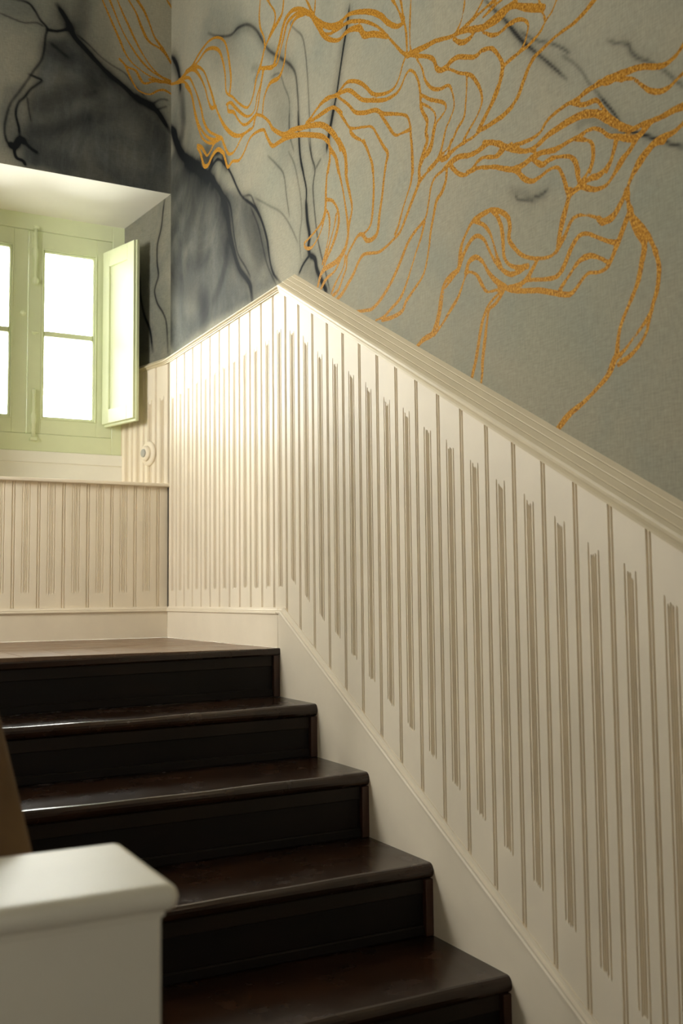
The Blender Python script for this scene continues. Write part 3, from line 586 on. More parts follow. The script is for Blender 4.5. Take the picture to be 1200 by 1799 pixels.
def mural_fields(wall, A, Zc, step):
    gold = np.full(A.shape, -0.02); ink = np.zeros(A.shape); wash = np.zeros(A.shape)
    for wl, wd, s in GOLD:
        if wl != wall: continue
        P = catmull(parse(s)); hw = wd / 2000.0 * 0.95
        def fn(sl, dist, t, hw=hw, ph=(len(s) % 7)):
            h = hw * (0.88 + 0.22 * np.sin(9 * t + ph))
            gold[sl] = np.maximum(gold[sl], h - dist)
        seg_update(A, Zc, fn, P, 0.025)
    for wl, wd, a, s in INK:
        if wl != wall: continue
        P = catmull(parse(s)); hw = max(wd / 2000.0 * 0.80, 0.0036)
        cur = np.zeros(A.shape)
        def fn(sl, dist, t, hw=hw, a=a):
            taper = np.clip(np.minimum(t, 1 - t) * 8 + 0.45, 0, 1)
            cur[sl] = np.maximum(cur[sl], a * taper * (0.80 * np.exp(-(dist / hw) ** 3) + 0.30 * np.exp(-dist / (3.0 * hw))))
        seg_update(A, Zc, fn, P, hw * 7 + 0.01)
        ink[:] = 1 - (1 - ink) * (1 - cur)
    for wl, a, s in WASH:
        if wl != wall: continue
        P = parse(s); ins = np.zeros(A.shape, bool); j = len(P) - 1
        for i in range(len(P)):
            (xi, yi), (xj, yj) = P[i], P[j]
            cond = ((yi > Zc) != (yj > Zc)) & (A < (xj - xi) * (Zc - yi) / (yj - yi + 1e-12) + xi)
            ins ^= cond; j = i
        F = blur(ins.astype(float), max(2, int(0.018 / step)))
        wash[:] = 1 - (1 - wash) * (1 - a * F)
    return gold, ink, wash

def mural_surface(name, wall, A, Zc, to3d, step, parent=None):
    nu, nv = A.shape
    gold, ink, wash = mural_fields(wall, A, Zc, step)
    V = to3d(A.ravel(), Zc.ravel())
    idx = np.arange(nu * nv).reshape(nu, nv)
    F = np.stack([idx[:-1, :-1], idx[1:, :-1], idx[1:, 1:], idx[:-1, 1:]], axis=-1).reshape(-1, 4)
    me = bpy.data.meshes.new(name)
    me.vertices.add(nu * nv); me.vertices.foreach_set('co', V.astype(np.float32).ravel())
    me.loops.add(F.size); me.loops.foreach_set('vertex_index', F.astype(np.int32).ravel())
    me.polygons.add(len(F)); me.polygons.foreach_set('loop_start', np.arange(0, F.size, 4, dtype=np.int32))
    me.update(calc_edges=True)
    for nm, fld in (('gold', gold), ('ink', ink), ('wash', wash)):
        at = me.attributes.new(nm, 'FLOAT', 'POINT'); at.data.foreach_set('value', fld.astype(np.float32).ravel())
    me.materials.append(MURAL)
    o = bpy.data.objects.new(name, me); COL.objects.link(o)
    if parent: o.parent = parent
    return o

# ------------------------------------------------------------------ walls
STEP = 0.0048
ZTOP = 3.05
ys = np.arange(0.0, -3.62, -STEP); nv = 430
tt = np.linspace(0, 1, nv)
zlow = np.array([rail_under2(y) + 0.004 for y in ys])
A = np.repeat(ys[:, None], nv, 1); Zc = zlow[:, None] + (ZTOP - zlow[:, None]) * tt[None, :]
wall_right = mural_surface('wall_right', 'r', A, Zc, lambda a, z: np.stack([np.zeros_like(a), a, z], 1), STEP)
struct(wall_right, 'stair wall papered in grey marbled ink wallpaper with gold lines above cream wainscot')

xs = np.arange(0.0, -1.62, -STEP); zz = np.arange(HN, ZTOP + 1e-6, STEP)
A = np.repeat(xs[:, None], len(zz), 1); Zc = np.repeat(zz[None, :], len(xs), 0)
wall_back = mural_surface('wall_back', 'b', A, Zc, lambda a, z: np.stack([a, np.zeros_like(a), z], 1), STEP)
struct(wall_back, 'wall above the window niche in dark grey ink wallpaper with gold lines')

LN = math.hypot(DW, NX); ND = Vector((NX / LN, DW / LN, 0)); NN = Vector((-DW / LN, NX / LN, 0))   # niche side: direction, inward normal
us = np.arange(0.0, LN + 0.02, STEP); zz = np.arange(RAILB, HN + 0.001, STEP); zz = np.append(zz, HN)
A = np.repeat(us[:, None], len(zz), 1); Zc = np.repeat(zz[None, :], len(us), 0)
wall_niche = mural_surface('wall_niche_right', 'n', A, Zc, lambda a, z: np.stack([a * ND.x, a * ND.y, z], 1), STEP)
struct(wall_niche, 'splayed side of the window niche, ink wallpaper above cream wainscot boards')

# masonry around (closes the room)
def slab(name, dims, mat, label):
    return struct(box(name, *dims, mat), label)
slab('wall_right_upper', (0.0, 0.12, -7.2, 0.0, ZTOP, 3.35), PLAIN, 'plain strip of stair wall under the ceiling')
slab('wall_right_core', (0.002, 0.12, -7.2, 0.0, -1.6, 3.35), PLAIN, 'masonry core of the stair wall')
slab('wall_right_hall', (-0.004, 0.0, -7.2, -3.62, Z_HALL, ZTOP), PLAIN, 'plain hall wall beyond the foot of the stairs')
slab('wall_back_core', (-3.3, 0.12, 0.002, 0.60, HN + 0.004, 3.35), PLAIN, 'masonry core above the window niche')
slab('wall_back_upper', (-3.3, -1.62, -0.004, 0.0, HN, ZTOP), PLAIN, 'plain upper wall beside the window')
slab('wall_back_strip', (-3.3, 0.0, -0.004, 0.002, ZTOP, 3.35), PLAIN, 'plain strip of window wall under the ceiling')
slab('wall_back_side', (-3.3, -1.075, -0.004, 0.60, -1.6, HN), PLAIN, 'plain wall beside the window niche')
slab('wall_back_below', (-1.08, 0.12, 0.012, 0.60, -1.6, HL - 0.02), PLAIN, 'masonry below the window ledge')
ly0, ly1, lz0, lz1 = LEFT_FILL
bm = bmesh.new()
add_box(bm, -2.65, -2.5, -7.2, ly0, -1.6, 3.35); add_box(bm, -2.65, -2.5, ly1, 0.0, -1.6, 3.35)
add_box(bm, -2.65, -2.5, ly0, ly1, -1.6, lz0); add_box(bm, -2.65, -2.5, ly0, ly1, lz1, 3.35)
struct(frombm('wall_left', bm, PLAIN), 'plain wall opposite the stair wall with an assumed opening at the landing that lets in side light')
slab('ceiling', (-3.3, 0.12, -7.2, 0.6, 3.30, 3.40), CEIL, 'white plaster ceiling of the stairwell')
slab('floor_hall', (-3.3, 0.12, -7.2, -1.1, Z_HALL - 0.1, Z_HALL), HALL, 'dark wooden floor of the hall at the foot of the stairs')
x0, x1, z0, z1 = REAR
bm = bmesh.new()
add_box(bm, -3.3, x0, -7.2, -7.0, -1.6, 3.35); add_box(bm, x1, 0.12, -7.2, -7.0, -1.6, 3.35)
add_box(bm, x0, x1, -7.2, -7.0, -1.6, z0); add_box(bm, x0, x1, -7.2, -7.0, z1, 3.35)
struct(frombm('wall_rear', bm, PLAIN), 'plain hall wall with an opening added behind the viewer for fill daylight')
# niche masonry: right flank, left flank, soffit
nb = [(0.0, 0.0), (NX, DW), (NX * 1.22, DW * 1.22), (0.12, DW * 1.22), (0.12, 0.0)]
sweep('wall_niche_flank', [[(x + 0.003, y, -1.6) for x, y in nb], [(x + 0.003, y, HN) for x, y in nb]], PLAIN)['kind'] = 'structure'
bpy.data.objects['wall_niche_flank']['label'] = 'masonry flank of the window niche'
lx = -1.07
nl = [(lx, 0.0), (lx - NX, DW), (lx - NX * 1.22, DW * 1.22), (lx - 0.12, DW * 1.22), (lx - 0.12, 0.0)]
struct(sweep('wall_niche_left', [[(x, y, -1.6) for x, y in nl], [(x, y, HN) for x, y in nl]], SOFFIT), 'white far side of the window niche')
sof = [(-0.0005, 0.0015), (NX * 1.1, DW * 1.1), (lx - NX * 1.1, DW * 1.1), (lx, 0.0015)]
zf = 1.903
struct(sweep('wall_niche_soffit', [[(x, y, HN + (zf - HN) * y / DW) for x, y in sof], [(x, y, HN + 0.03) for x, y in sof]], SOFFIT), 'white plaster soffit of the window niche')

# ------------------------------------------------------------------ wainscot boards
FL = [(-0.0145, 0.0024), (-0.0058, 0.0026), (0.0, 0.0026), (0.0058, 0.0026), (0.0145, 0.0024)]
def board(parent, org, d, nrm, width, zb, zt, fb, ft, mat, left_joint=True, right_joint=True, through_top=False, fd=0.0060, jd=0.0072):
    """one tongue-and-groove board: quirked bead at the joints, five flutes up the middle; org = (x,y) of its first joint"""
    cols = []                                  # (u, depth, flute index or None)
    def groove(a, b, dep, fi=None):
        m_ = (a + b) / 2
        cols.append((a, 0.0, None)); cols.append((a + (b-a)*0.28, dep, fi)); cols.append((a + (b-a)*0.72, dep, fi)); cols.append((b, 0.0, None))
    cols.append((0.0, 0.0008, None))
    if left_joint: groove(0.0016, 0.0074, jd)
    wmid = width / 2
    if width > 0.06:
        for i, (o_, h_) in enumerate(FL): groove(wmid + o_ - h_, wmid + o_ + h_, fd, i)
    if right_joint: groove(width - 0.0076, width - 0.0016, jd)
    cols.append((width, 0.0008, None))
    off = [random.uniform(-0.006, 0.006) + (0.008 if i in (0, 4) else -0.004) for i in range(5)]
    offb = [random.uniform(-0.004, 0.004) for i in range(5)]
    jit = random.uniform(-0.007, 0.007)
    V = []; F = []; nr = 7
    for u, dep, fi in cols:
        x = org[0] + d[0] * u; y = org[1] + d[1] * u
        zB, zT = zb(u), zt(u); b_, t_ = fb(u) + jit * 0.4, ft(u) + jit
        if fi is not None: t_ += off[fi]; b_ += offb[fi]
        if through_top: t_ = zT + 0.04
        rows = [(zB, 0), (b_, 0), (b_ + 0.007, 1), ((b_ + t_) / 2, 1), (t_ - 0.009, 1), (t_, 0), (zT, 0)]
        if through_top: rows = [(zB, 0), (b_, 0), (b_ + 0.012, 1), (b_*0.6+zT*0.4, 1), (b_*0.3+zT*0.7, 1), (zT - 0.01, 1), (zT, 1)]
        for z, on in rows:
            k = dep if fi is None else dep * on
            V.append((x - nrm[0] * k, y - nrm[1] * k, z))
    n = len(cols)
    for i in range(n - 1):
        for j in range(nr - 1):
            F.append((i*nr+j, (i+1)*nr+j, (i+1)*nr+j+1, i*nr+j+1))
    # back and edges give it a real thickness
    b0 = len(V)
    for u in (0.0, width):
        x = org[0] + d[0] * u - nrm[0] * 0.0095; y = org[1] + d[1] * u - nrm[1] * 0.0095
        V += [(x, y, zb(u)), (x, y, zt(u))]
    l = (n - 1) * nr
    F += [(b0, b0+1, b0+3, b0+2), tuple([b0] + list(range(0, nr)) + [b0+1]), tuple([b0+3] + [l + j for j in range(nr-1, -1, -1)] + [b0+2]),
          tuple([b0+1] + [i*nr+nr-1 for i in range(n)] + [b0+3]), tuple([b0+2] + [i*nr for i in range(n-1, -1, -1)] + [b0])]
    return link('wainscot_board', V, F, mat, parent)

XF = -0.0105                                             # face of the boards on the stair wall
kmin = -12
for k in range(kmin, 24):
    ya = JOINT0 - k * BW; yb = ya - BW
    if ya > 0: ya = -0.001
    wdt = ya - yb
    zt = lambda u, ya=ya: rail_under2(ya - u) + 0.012
    zb = lambda u, ya=ya: skirt_top2(ya - u) - 0.012
    mid = (ya + yb) / 2
    drop_t = 0.150 if mid > PEAK else 0.113
    drop_b = 0.066 if mid > SK_K else 0.120
    ft = lambda u, ya=ya, dt=drop_t: rail_under2(ya - u) - dt
    fb = lambda u, ya=ya, db=drop_b: skirt_top2(ya - u) + db
    if PEAK > yb and PEAK < ya:                          # the board under the peak: flutes cut level
        ft = lambda u: RAILB - 0.125
        fb = lambda u: 0.132 + 0.07
    board(wall_right, (XF, ya), (0, -1), (-1, 0), wdt, zb, zt, fb, ft, CREAM, True, True)

# boards on the niche side
for k in range(4):
    o_ = ND * (k * BW) + NN * 0.0105
    wd_ = min(BW, LN + 0.002 - k * BW)
    board(wall_niche, (o_.x, o_.y), (ND.x, ND.y), (NN.x, NN.y), wd_, lambda u: HL - 0.01, lambda u: RAILB + 0.012, lambda u: HL - 0.005, lambda u: RAILB - 0.15, CREAM)

# low wall under the window
low = struct(empty('wall_low', (0, 0, 0)), 'low cream wainscot of fluted boards under the window ledge')
xj = -0.2530
k = -3
while True:
    xa = xj - k * BW; xb = xa - BW
    first = xa > -0.0115
    if first: xa = -0.0107
    if xa - xb > 0.01:
        board(low, (xa, 0.0), (-1, 0), (0, -1), xa - xb, lambda u: HB - 0.012, lambda u: HL - 0.012, lambda u: HB + 0.058, lambda u: HL, CREAM, not first, True, True, 0.0030, 0.0050)
    k += 1
    if xb < -1.2: break

# ------------------------------------------------------------------ trims: cap rail, baseboards, stringer, ledge
SP = [(0.0, 0.0), (-0.0155, 0.0), (-0.0165, 0.006), (-0.0205, 0.008), (-0.0225, 0.0135), (-0.0265, 0.0155), (-0.030, 0.0200), (-0.031, 0.0260), (-0.0295, 0.0310), (0.0, 0.077)]
LP = [(0.0, 0.0), (-0.0155, 0.0), (-0.0165, 0.0035), (-0.0205, 0.0045), (-0.0225, 0.0075), (-0.0265, 0.0085), (-0.030, 0.0105), (-0.031, 0.0125), (-0.030, 0.0140), (0.0, 0.034)]
ct = math.cos(math.atan(RISE_SLOPE))
def reed(P):                                             # fine grooves along the weathered top of the cap
    (xa, za), (xb, zb_) = P[-2], P[-1]; out = P[:-1]
    for f, d_ in ((0.16, 0), (0.19, 0.0014), (0.22, 0), (0.46, 0), (0.49, 0.0010), (0.52, 0), (0.74, 0), (0.77, 0.0012), (0.80, 0)):
        out.append((xa + (xb - xa) * f + d_ * 0.8, za + (zb_ - za) * f - d_ * 0.6))
    return out + [P[-1]]
SP = reed(SP); LP = reed(LP)
rings = []
def nring(u):                                            # ring on the niche side
    p = ND * u
    return [(p.x + NN.x * -x * 0.9, p.y + NN.y * -x * 0.9, RAILB - 0.002 + z) for x, z in LP]
for u in (LN - 0.004, 0.25, 0.12, 0.04): rings.append(nring(u))
rings.append([(x, -0.03, RAILB + z) for x, z in LP])
rings.append([(x, -0.30, RAILB + z) for x, z in LP]); rings.append([(x, -0.9, RAILB + z) for x, z in LP])
jr = []
for (x, n_), (x2, n2) in zip(SP, LP):
    dy = (n_ / ct - n2) / RISE_SLOPE
    jr.append((x, PEAK - dy, RAILB + n2))
rings.append(jr)
rings.append([(x, -2.2, RAILB + n_ / ct - RISE_SLOPE * (PEAK + 2.2)) for x, n_ in SP])
rings.append([(x, Y_FLAT, RAILB + n_ / ct - RISE_SLOPE * (PEAK - Y_FLAT)) for x, n_ in SP])
rings.append([(x, -3.62, RAILB + n_ / ct - RISE_SLOPE * (PEAK - Y_FLAT)) for x, n_ in SP])
struct(sweep('trim_1', rings, CREAM_RAIL), 'cream moulded cap rail running level over the landing and down the stairs')

BP = [(-0.001, HB + 0.0015), (-0.0135, HB + 0.0015), (-0.0155, HB - 0.004), (-0.0200, HB - 0.0075), (-0.0190, HB - 0.0115), (-0.0225, HB - 0.0135), (-0.0225, HB - 0.0185), (-0.0150, HB - 0.0215), (-0.0150, 0.001), (-0.001, 0.001)]
struct(sweep('baseboard_right', [[(x, -0.016, z) for x, z in BP], [(x, -1.150, z) for x, z in BP]], CREAM), 'cream baseboard of the landing along the stair wall')
struct(sweep('baseboard_back', [[(-0.0155, x, z) for x, z in BP], [(-2.497, x, z) for x, z in BP]], CREAM), 'cream baseboard under the low wainscot at the back of the landing')
KP = [(-0.001, 0.0), (-0.0130, 0.0), (-0.0140, -0.010), (-0.0200, -0.0135), (-0.0190, -0.020), (-0.0215, -0.0235), (-0.0205, -0.031), (-0.0145, -0.034), (-0.0125, -0.30), (-0.001, -0.30)]
def kring(y, zt_, perp=True):
    c_ = math.cos(math.atan(0.5545)) if perp else 1.0
    return [(x, y, zt_ + n_ / c_) for x, n_ in KP]
top_ring = []
for i, (x, n_) in enumerate(KP):                         # mitre against the landing baseboard
    top_ring.append((x, -1.1505 + (0.0 if i < 2 else 0.0), (0.1315, 0.1315, 0.126, 0.1225, 0.1185, 0.1165, 0.1115, 0.1085, -0.25, -0.25)[i]))
mid_ring = []
for i, (x, n_) in enumerate(KP):
    dy = (n_ / math.cos(math.atan(0.5545)) - (0.1315 * 0 + (0, 0, -0.0055, -0.009, -0.013, -0.015, -0.020, -0.023, -0.33, -0.33)[i])) / 0.5545
    mid_ring.append((x, SK_K - dy if i < 8 else SK_K, 0.132 + (0, 0, -0.0055, -0.009, -0.013, -0.015, -0.020, -0.023, -0.38, -0.38)[i]))
mid_ring = [(x, min(y, -1.1515), z) for x, y, z in mid_ring]
struct(sweep('trim_2', [top_ring, mid_ring, kring(-1.6, skirt_top(-1.6)), kring(-2.5, skirt_top(-2.5)), kring(Y_FLAT, skirt_top(Y_FLAT)), kring(-3.62, skirt_top(Y_FLAT))], CREAM), 'cream stringer board with moulded top edge rising beside the dark steps')

# ledge under the window, with rounded front edge
bm = bmesh.new(); add_box(bm, -1.079, -0.0005, -0.024, DW + 0.01, HL - 0.0145, HL, 0.004, 2)
lg = struct(frombm('trim_3', bm, CREAM), 'cream window ledge board on top of the low wainscot')

# ------------------------------------------------------------------ landing floor planks
floor = struct(empty('floor', (0, 0, 0)), 'landing floor of worn brown planks')
xx = -0.0155; k = 0
while xx > -2.45:
    wdt = random.choice((0.125, 0.135, 0.142))
    x2 = max(xx - wdt, -2.497)
    bm = bmesh.new(); add_box(bm, x2 + 0.0008, xx - 0.0008, -1.1495, -0.0155, -0.024, -0.0002 - random.uniform(0, 0.0007), 0.0012, 1)
    frombm('plank', bm, PLANK, floor)
    xx = x2; k += 1
    if x2 <= -2.49: break

# ------------------------------------------------------------------ staircase
stair = thing(empty('staircase', (-0.55, -3.29, Z_HALL)), 'dark brown varnished wooden stairs rising along the cream wainscot to the landing', 'staircase')
def to_parent(o, p):
    o.parent = p; o.matrix_parent_inverse = p.matrix_world.inverted()
    return o
bpy.context.view_layer.update()
SAG = [0.016, 0.010, 0.009, 0.009, 0.0, 0.0, 0.0, 0.0]
def tread(i, y, z, depth, thick, x0, x1, sag):
    """tread board with a worn rounded nosing; the surface dips slightly away from the wall"""
    nx_ = 28; r = thick / 2
    pe = min(0.035, depth * 0.8)
    prof = [(y + depth, 0.0), (y + (depth + pe) * 0.5, 0.0), (y + pe, 0.0)]
    arc = [(y + r * 0.9 - r * 0.9 * math.sin(a), -r + r * math.cos(a)) for a in [math.pi * t / 8 for t in range(0, 9)]]
    if i == 0: arc = [(y + 0.003, 0.0), (y, -0.004), (y, -0.012), (y, -0.018), (y + 0.003, -thick)]
    prof += arc + [(y + pe, -thick), (y + depth, -thick)]
    rings = []
    for a in range(nx_ + 1):
        t = a / nx_; x = x1 + (x0 - x1) * t
        d_ = -sag * t
        wear = (0.0 if i == 0 else 1.0) * 0.004 * math.exp(-((t - 0.55) / 0.22) ** 2) + (0.0003 if i == 0 else 0.0010) * math.sin(t * 23 + i * 2.1)
        if t < 0.02: wear = 0
        rings.append([(x, yy + (wear if j >= 2 and j < len(prof) - 1 else 0), z + zz_ + d_ - (wear * 0.9 if j in (2, 3, 4, 5) else 0)) for j, (yy, zz_) in enumerate(prof)])
    o = sweep('tread', rings, TREAD, None, True, False)
    return to_parent(o, stair)
NS = len(NOSE)
for i, (y, z) in enumerate(NOSE):
    back = -1.1500 if i == 0 else NOSE[i-1][0] + 0.03
    thick = 0.022 if i == 0 else 0.036
    s_ = SAG[i]
    tread(i, y, z, back - y, thick, STAIR_X0, STAIR_X1, s_)
    znext = NOSE[i+1][1] if i + 1 < NS else Z_HALL
    sn = SAG[i+1] if i + 1 < NS else 0
    yr = y + 0.016                                        # riser face
    def slop(zz_, x, s0, s1, zt_, zb_):                   # follow the sag
        t = (x - STAIR_X1) / (STAIR_X0 - STAIR_X1); q = (zz_ - zb_) / (zt_ - zb_)
        return zz_ - t * (s0 * q + s1 * (1 - q))
    def rbox(name, xa, xb, ya, yb, za, zb_, mat, par=None, bev=0.0015):
        bm = bmesh.new(); add_box(bm, min(xa, xb), max(xa, xb), ya, yb, za, zb_, bev, 1)
        for v in bm.verts: v.co.z = slop(v.co.z, v.co.x, s_, sn, z, znext)
        o = frombm(name, bm, mat)
        if par is None: return to_parent(o, stair)
        o.parent = par; o.matrix_parent_inverse = par.matrix_world.inverted(); return o
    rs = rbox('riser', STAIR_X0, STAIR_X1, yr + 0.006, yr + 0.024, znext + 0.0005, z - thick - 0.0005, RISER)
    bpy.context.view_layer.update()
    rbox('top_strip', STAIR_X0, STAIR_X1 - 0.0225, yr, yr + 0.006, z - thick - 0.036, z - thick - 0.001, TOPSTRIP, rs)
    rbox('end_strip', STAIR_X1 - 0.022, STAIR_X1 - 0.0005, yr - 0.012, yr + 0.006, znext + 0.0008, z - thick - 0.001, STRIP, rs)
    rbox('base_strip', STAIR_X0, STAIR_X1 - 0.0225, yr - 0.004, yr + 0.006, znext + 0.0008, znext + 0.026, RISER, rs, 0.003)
# closed string on the open side of the flight
pts = [(NOSE[0][0] + 0.03, 0.06), (Y_END + 0.215, -1.03), (Y_END + 0.215, Z_HALL), (-2.6, Z_HALL), (NOSE[0][0] + 0.03, -0.36)]
to_parent(sweep('outer_string', [[(-1.125, y, z) for y, z in pts], [(-1.0955, y, z) for y, z in pts]], CREAM), stair)

# ------------------------------------------------------------------ newel post and handrail
nw = thing(empty('newel_post', (-1.2, -3.19, Z_HALL)), 'ivory painted square newel post with a rounded cap at the foot of the stairs', 'newel post')
bpy.context.view_layer.update()
CX0, CX1, CY0, CY1, CZ = -1.313, -1.086, -3.293, -3.092, -0.100
bm = bmesh.new(); add_box(bm, CX0 + 0.014, CX1 - 0.014, CY0 + 0.014, CY1 - 0.014, Z_HALL, CZ - 0.026, 0.003, 2)
to_parent(frombm('post_body', bm, NEWEL), nw)
bm = bmesh.new(); add_box(bm, CX0, CX1, CY0, CY1, CZ - 0.025, CZ, 0.0115, 5)
to_parent(frombm('post_cap', bm, NEWEL, None, False), nw)
bm = bmesh.new(); add_box(bm, CX0 + 0.0115, CX1 - 0.0115, CY0 + 0.0115, CY1 - 0.0115, CZ - 0.031, CZ - 0.0235, 0.002, 2)
to_parent(frombm('neck_moulding', bm, NEWEL), nw)
bm = bmesh.new(); add_box(bm, CX0 + 0.004, CX1 - 0.004, CY0 + 0.004, CY1 - 0.004, Z_HALL, Z_HALL + 0.14, 0.004, 2)
to_parent(frombm('plinth', bm, NEWEL), nw)

hr = thing(empty('handrail', (-1.215, -3.09, -0.13)), 'brown wooden handrail climbing from the ivory newel post', 'handrail')
bpy.context.view_layer.update()
HP = []
for a in range(20):
    an = 2 * math.pi * a / 20
    c_, s2 = math.cos(an), math.sin(an)
    HP.append((math.copysign(abs(c_) ** 0.6, c_) * 0.037, math.copysign(abs(s2) ** 0.7, s2) * 0.028))
hs = 0.585
def hring(y, z): return [(-1.215 + a, y, z + b) for a, b in HP]
z0h = -0.126
rings = [hring(-3.0925, z0h), hring(-2.2, z0h + hs * 0.8925), hring(-1.25, z0h + hs * 1.8425), hring(-1.165, z0h + hs * 1.8425 + 0.02)]
to_parent(sweep('rail_bar', rings, RAILWOOD, None, True, True), hr)
nb_ = 7
for i in range(nb_):
    y = -2.95 + i * 0.25; zt_ = z0h + hs * (y + 3.0925) - 0.018
    zb_ = 0.06 + (y - NOSE[0][0] - 0.03) * ((0.06 + 1.03) / (NOSE[0][0] + 0.03 - Y_END - 0.1)) - 0.01
    bm = bmesh.new(); lathe(bm, (-1.1103 - 0.09, y, zb_), (0, 0, 1), [(0, 0.0), (0, 0.014), (0.05, 0.014), (0.08, 0.010), ((zt_-zb_)*0.5, 0.015), (zt_-zb_-0.06, 0.010), (zt_-zb_, 0.012), (zt_-zb_, 0.0)], 12)
    to_parent(frombm('baluster', bm, NEWEL, None, True), hr)
bm = bmesh.new(); add_box(bm, -1.255, -1.165, -1.245, -1.155, -0.002, 1.10, 0.004, 2)
to_parent(frombm('upper_post', bm, NEWEL), hr)
pts = [(-1.20, 0.06), (Y_END + 0.21, -1.03), (Y_END + 0.21, Z_HALL), (-2.6, Z_HALL), (-1.20, -0.36)]
to_parent(sweep('rail_base', [[(-1.235, y, z) for y, z in pts], [(-1.1255, y, z) for y, z in pts]], CREAM), hr)

# ------------------------------------------------------------------ window
win = struct(empty('window_1', (-0.535, DW, 0.82)), 'pale green casement window with four panes and an open shutter')
bpy.context.view_layer.update()
def wp(o): return to_parent(o, win)
FX1, FX0, FZ0, FZ1 = -0.070, -1.000, 0.824, 1.925          # outer frame (runs behind the plaster)
SX0, SXM, SX1, SZ0, SZ1 = -0.915, -0.535, -0.155, 0.903, 1.828
YF = DW                                                     # face of the frame
bm = bmesh.new()
add_box(bm, SX1 + 0.0012, FX1, YF, YF + 0.07, FZ0, FZ1, 0.002, 1)
add_box(bm, FX0, SX0 - 0.0012, YF, YF + 0.07, FZ0, FZ1, 0.002, 1)
add_box(bm, SX0 - 0.0012, SX1 + 0.0012, YF, YF + 0.07, SZ1 + 0.0012, FZ1, 0.002, 1)
add_box(bm, SX0 - 0.0012, SX1 + 0.0012, YF, YF + 0.07, FZ0, SZ0 - 0.0012, 0.002, 1)
wp(frombm('window_frame', bm, GREEN))
bm = bmesh.new()                                            # masonry outside the frame keeps the daylight to the panes
add_box(bm, FX1, 0.12, YF + 0.02, YF + 0.2, 0.5, 2.1); add_box(bm, -1.3, FX0, YF + 0.02, YF + 0.2, 0.5, 2.1)
add_box(bm, FX0, FX1, YF + 0.02, YF + 0.2, FZ1, 2.1); add_box(bm, FX0, FX1, YF + 0.02, YF + 0.2, 0.5, FZ0)
wp(frombm('outer_reveal', bm, SOFFIT))
def sash(xa, xb, gx0, gx1, gz0, gz1, zm):
    ys0, ys1 = YF + 0.003, YF + 0.045
    bm = bmesh.new()
    add_box(bm, xa, gx0 - 0.016, ys0, ys1, SZ0, SZ1, 0.0015, 1); add_box(bm, gx1 + 0.016, xb, ys0, ys1, SZ0, SZ1, 0.0015, 1)
    add_box(bm, gx0 - 0.016, gx1 + 0.016, ys0, ys1, SZ0, gz0 - 0.016, 0.0015, 1); add_box(bm, gx0 - 0.016, gx1 + 0.016, ys0, ys1, gz1 + 0.016, SZ1, 0.0015, 1)
    s = wp(frombm('sash', bm, GREEN)); bpy.context.view_layer.update()
    bm = bmesh.new()                                        # stepped bead round the glass
    for o_, ya in ((0.016, ys0 - 0.003), (0.0095, ys0 + 0.005)):
        i_ = o_ - 0.006
        add_box(bm, gx0 - o_, gx0 - i_, ya, ys1 - 0.003, gz0 - o_, gz1 + o_, 0.0012, 1); add_box(bm, gx1 + i_, gx1 + o_, ya, ys1 - 0.003, gz0 - o_, gz1 + o_, 0.0012, 1)
        add_box(bm, gx0 - i_, gx1 + i_, ya, ys1 - 0.003, gz0 - o_, gz0 - i_, 0.0012, 1); add_box(bm, gx0 - i_, gx1 + i_, ya, ys1 - 0.003, gz1 + i_, gz1 + o_, 0.0012, 1)
    o2_ = 0.0035
    ya = ys0 + 0.012
    add_box(bm, gx0 - o2_, gx0, ya, ys1 - 0.003, gz0, gz1); add_box(bm, gx1, gx1 + o2_, ya, ys1 - 0.003, gz0, gz1)
    add_box(bm, gx0 - o2_, gx1 + o2_, ya, ys1 - 0.003, gz0 - o2_, gz0); add_box(bm, gx0 - o2_, gx1 + o2_, ya, ys1 - 0.003, gz1, gz1 + o2_)
    to_parent(frombm('glazing_bead', bm, GREEN), s)
    bm = bmesh.new(); add_box(bm, gx0, gx1, ys0 + 0.004, ys1 - 0.003, zm - 0.0125, zm + 0.0125, 0.004, 2)
    to_parent(frombm('glazing_bar', bm, GREEN), s)
    for za, zb_ in ((gz0, zm - 0.0125), (zm + 0.0125, gz1)):
        to_parent(box('pane', gx0, gx1, ys0 + 0.026, ys0 + 0.029, za, zb_, GLASS), s)
    return s
s_r = sash(SXM + 0.0012, SX1, -0.459, -0.242, 0.985, 1.735, 1.362)
s_l = sash(SX0, SXM - 0.0012, -0.828, -0.616, 0.985, 1.739, 1.364)
